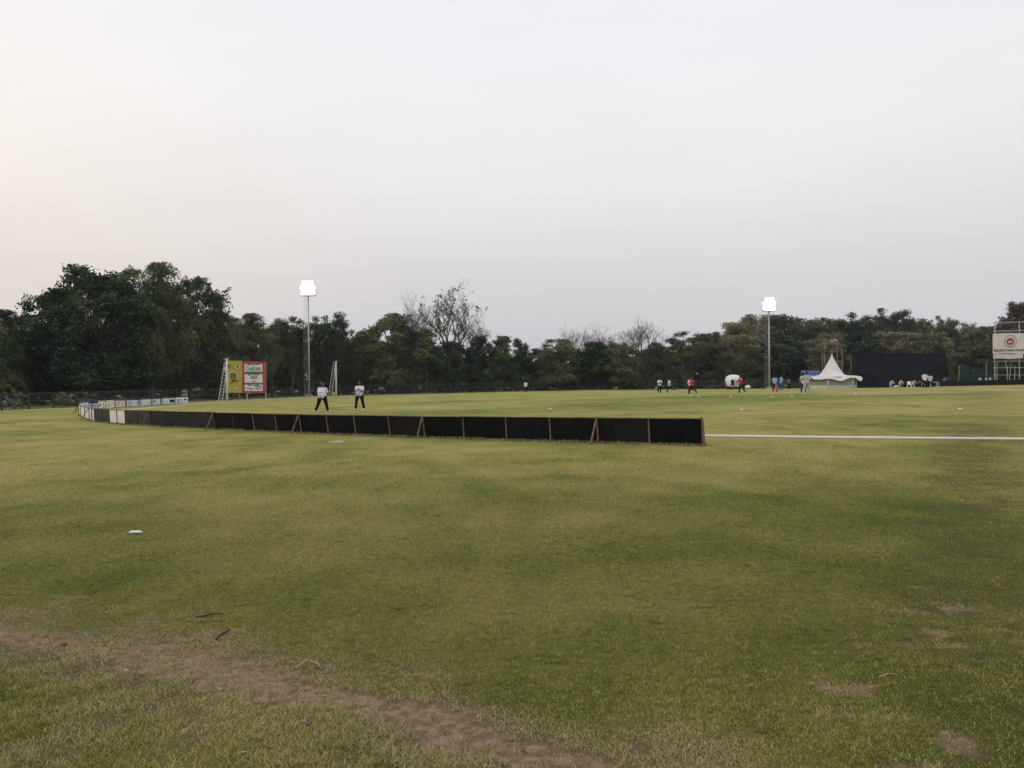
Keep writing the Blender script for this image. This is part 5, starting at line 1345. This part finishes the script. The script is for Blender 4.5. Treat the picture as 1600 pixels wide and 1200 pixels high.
def bdisc(r0, r1, m_, nm, front, cx=1578.5, cy=533.8, sq=1.0):
    n_ = 40; vs = []; 
    for q in range(2):
        for r_ in (r0, r1):
            for k2 in range(n_):
                a = 2*math.pi*k2/n_; vs.append((X3_(cx+math.cos(a)*r_), -front+q*.01, Z3(cy-math.sin(a)*r_*sq)))
    fs = [(k2, (k2+1) % n_, n_+(k2+1) % n_, n_+k2) for k2 in range(n_)]
    return MB().add(vs, fs).build(nm, m_, ban)
bdisc(8.9, 9.7, M_GREYINK, 'emblem_ring', .20, sq=.93); 
M_EMB = mat('emblem_red', (.30, .06, .05), .8, .1, 3)
# rounded tree shape in brick red with a trunk and roots
mb = MB(); n_ = 28
out_ = []
for k2 in range(n_+1):
    a = math.pi*k2/n_; out_.append((1578.5+6.1*math.cos(a), 534.6-5.6*math.sin(a)))
inn_ = []
for k2 in range(n_+1):
    a = math.pi*(1-k2/n_); inn_.append((1578.5+3.6*math.cos(a), 535.6-3.4*math.sin(a)))
vs = [(X3_(x), -.21, Z3(y)) for x, y in out_+inn_]
fs = [(k2, k2+1, 2*n_+1-k2-1+0, 2*n_+1-k2) for k2 in range(n_)]
mb.add(vs, fs)
def etri(pts_): mb.add([(X3_(x), -.213, Z3(y)) for x, y in pts_], [tuple(range(len(pts_)))])
etri([(1572.6, 534.6), (1575.0, 534.6), (1576.6, 538.8), (1574.2, 538.2)]); etri([(1582.0, 534.6), (1584.4, 534.6), (1582.8, 538.2), (1580.4, 538.8)])
etri([(1574.8, 538.8), (1578.5, 535.6), (1582.2, 538.8), (1580.6, 539.6), (1578.9, 538.6), (1578.9, 542), (1578.1, 542), (1578.1, 538.6), (1576.4, 539.6)])
etri([(1577.4, 534), (1579.6, 534), (1578.5, 531.6)])
mb.build('tree_emblem', M_EMB, ban)
mb = MB(); mb.box((X3_(1578.5), -.21, Z3(542.6)), (6.5*s3, .01, .06)); mb.build('emblem_motto', M_GREYINK, ban)
M_BTXT = mat('banner_green_text', (.03, .10, .07), .8, .1, 3)
Mx = Matrix.Translation((X3_(1581.6), -.21, Z3(547.6))) @ Matrix.Rotation(R(90), 4, 'X')
text_obj('Baroda Cricket Association', 4.6*s3*1.15, M_BTXT, ban, Mx, width=56*s3*math.cos(th_), bold=.012)

# ------------------------------------------------------------------ small things on the grass
for i, (px, py, lb) in enumerate([(1079.5, 618.2, 'white marker disc below the umpire in red and his companion, left of two'), (1092, 619.6, 'white marker disc right of the one below the red umpire'), (1142, 620.5, 'white marker disc below the inflatable dome'), (1205.5, 619.8, 'brightest white marker disc below the right floodlight'), (1238, 619.5, 'faint white marker disc left of the player in grey kit'),
        (860, 639.6, 'white marker disc far out in the open outfield left of the dome'), (1159, 640.2, 'white marker disc nearest above the boundary rope'), (1337, 615.6, 'white marker disc in front of the tent and sight screen gap'), (1500, 639.2, 'rightmost white marker disc on the outfield'), (549, 622, 'white marker disc on the far rope between the two near fielders')]):
    g = G(px, py); d_ = g.length; r_ = min(.15, max(.09, 2.2*d_/F))
    mb = MB(); mb.loft([((0, 0, 0), r_, r_), ((0, 0, .02), r_*.95, r_*.95), ((0, 0, .038), r_*.55, r_*.55), ((0, 0, .042), r_*.3, r_*.3)], 18)
    o = mb.build('marker_disc', M_WHITE, smooth=True); o.location = g; tag(o, lb, 'marker disc', 'white marker discs on the outfield')
M_SCRAP = mat('scrap_pale', (.42, .41, .38), .8, .1, 30)
def crumple(px, py, w, d, h, m_, name, label, cat, seed=1, rz=0):
    g = G(px, py); n_, k_ = 26, 14; vs = []
    for i in range(k_+1):
        th = math.pi*i/k_
        for q in range(n_):
            a = 2*math.pi*q/n_; r1 = 1+.34*(fbm(np.array([a*1.6+seed]), np.array([th*2.1+seed]), 4, seed)[0]-.5)*2
            pinch = .62+.38*abs(math.cos(a))**.8
            vs.append((math.sin(th)*math.cos(a)*w/2*r1, math.sin(th)*math.sin(a)*d/2*r1*pinch*1.3, max(0, h*.42+math.cos(th)*h*.5*r1*(.7+.5*abs(math.cos(a))))))
    fs = [(i*n_+q, (i+1)*n_+q, (i+1)*n_+(q+1) % n_, i*n_+(q+1) % n_) for i in range(k_) for q in range(n_)]
    o = MB().add(vs, fs).build(name, m_); o.location = g+ZV*.012; o.rotation_euler = (0, 0, rz); tag(o, label, cat)
crumple(212, 834.5, .150, .055, .028, M_WHITE, 'plastic_bag', 'crumpled white plastic scrap lying on the grass at the left', 'litter', 3, -.1)
crumple(410, 1135, .018, .014, .010, M_SCRAP, 'paper_scrap', 'tiny white scrap on the grass just left of the blue scrap', 'litter', 6)
crumple(475, 1131, .030, .014, .006, mat('scrap_blue', (.18, .28, .36)), 'plastic_scrap', 'small pale blue plastic scrap below the dirt path', 'litter', 9)
crumple(380, 1180, .022, .014, .008, M_SCRAP, 'paper_scrap', 'white scrap near the bottom edge of the photo at the left', 'litter', 5)
crumple(198, 1052, .024, .016, .014, M_SCRAP, 'pebble', 'pale pebble on the trodden dirt at the left', 'pebble', 4)
crumple(100, 1012, .036, .03, .02, mat('stone_red', (.15, .075, .05)), 'stone', 'reddish brown stone on the left part of the dirt path', 'stone', 8)
g = G(525, 691.5); mb = MB()
mb.tube([(-.20, 0, .01), (-.12, -.16, .02), (.02, -.12, .01), (.16, -.10, .02), (.21, .06, .01), (.05, .20, .02), (-.10, .14, .01)], .010, 5); o = mb.build('plastic_strip', M_WHITE, smooth=True); o.location = g+ZV*.01; tag(o, 'looped white plastic strip on the grass before the black panels', 'litter')
def stick(pts_px, r_, m_, label):
    pts = [G(*q)+ZV*(.012+r_) for q in pts_px]; o = MB().tube(pts, [r_, r_*1.2, r_*.9, r_*.5][:len(pts)]+[r_*.5]*(len(pts)-4), 6).build('stick', m_, smooth=True, origin=pts[0]); tag(o, label, 'stick')
stick([(338, 1003), (345, 996), (352, 992), (360, 988)], .008, M_WOODD, 'thick short brown stick lying in the bare patch above the path')
stick([(305, 968), (320, 966), (335, 962), (350, 962)], .005, M_INK, 'thin dark curved twig above the thick brown stick')
stick([(462, 1047), (480, 1035), (496, 1040), (502, 1048)], .0035, mat('straw_stem', (.42, .36, .22)), 'pale dry curved stem at the upper edge of the dirt path')
stick([(1372, 1062), (1388, 1056), (1400, 1058), (1404, 1062)], .002, mat('straw_stem2', (.42, .36, .22)), 'pale dry stem beside the large bare patch at the right')

# ------------------------------------------------------------------ evening haze
m = bpy.data.materials.new('haze'); m.use_nodes = True; nt = m.node_tree; nt.nodes.clear()
o_ = nt.nodes.new('ShaderNodeOutputMaterial'); v_ = nt.nodes.new('ShaderNodeVolumePrincipled'); nt.links.new(v_.outputs[0], o_.inputs['Volume'])
v_.inputs['Color'].default_value = (.80, .88, 1.0, 1); v_.inputs['Density'].default_value = .00018; v_.inputs['Anisotropy'].default_value = .2
hz_ = MB().box((0, 295, 10), (1240, 1270, 32)).build('haze', m); tag(hz_, 'thin evening haze over the whole ground', 'haze', kind='stuff')
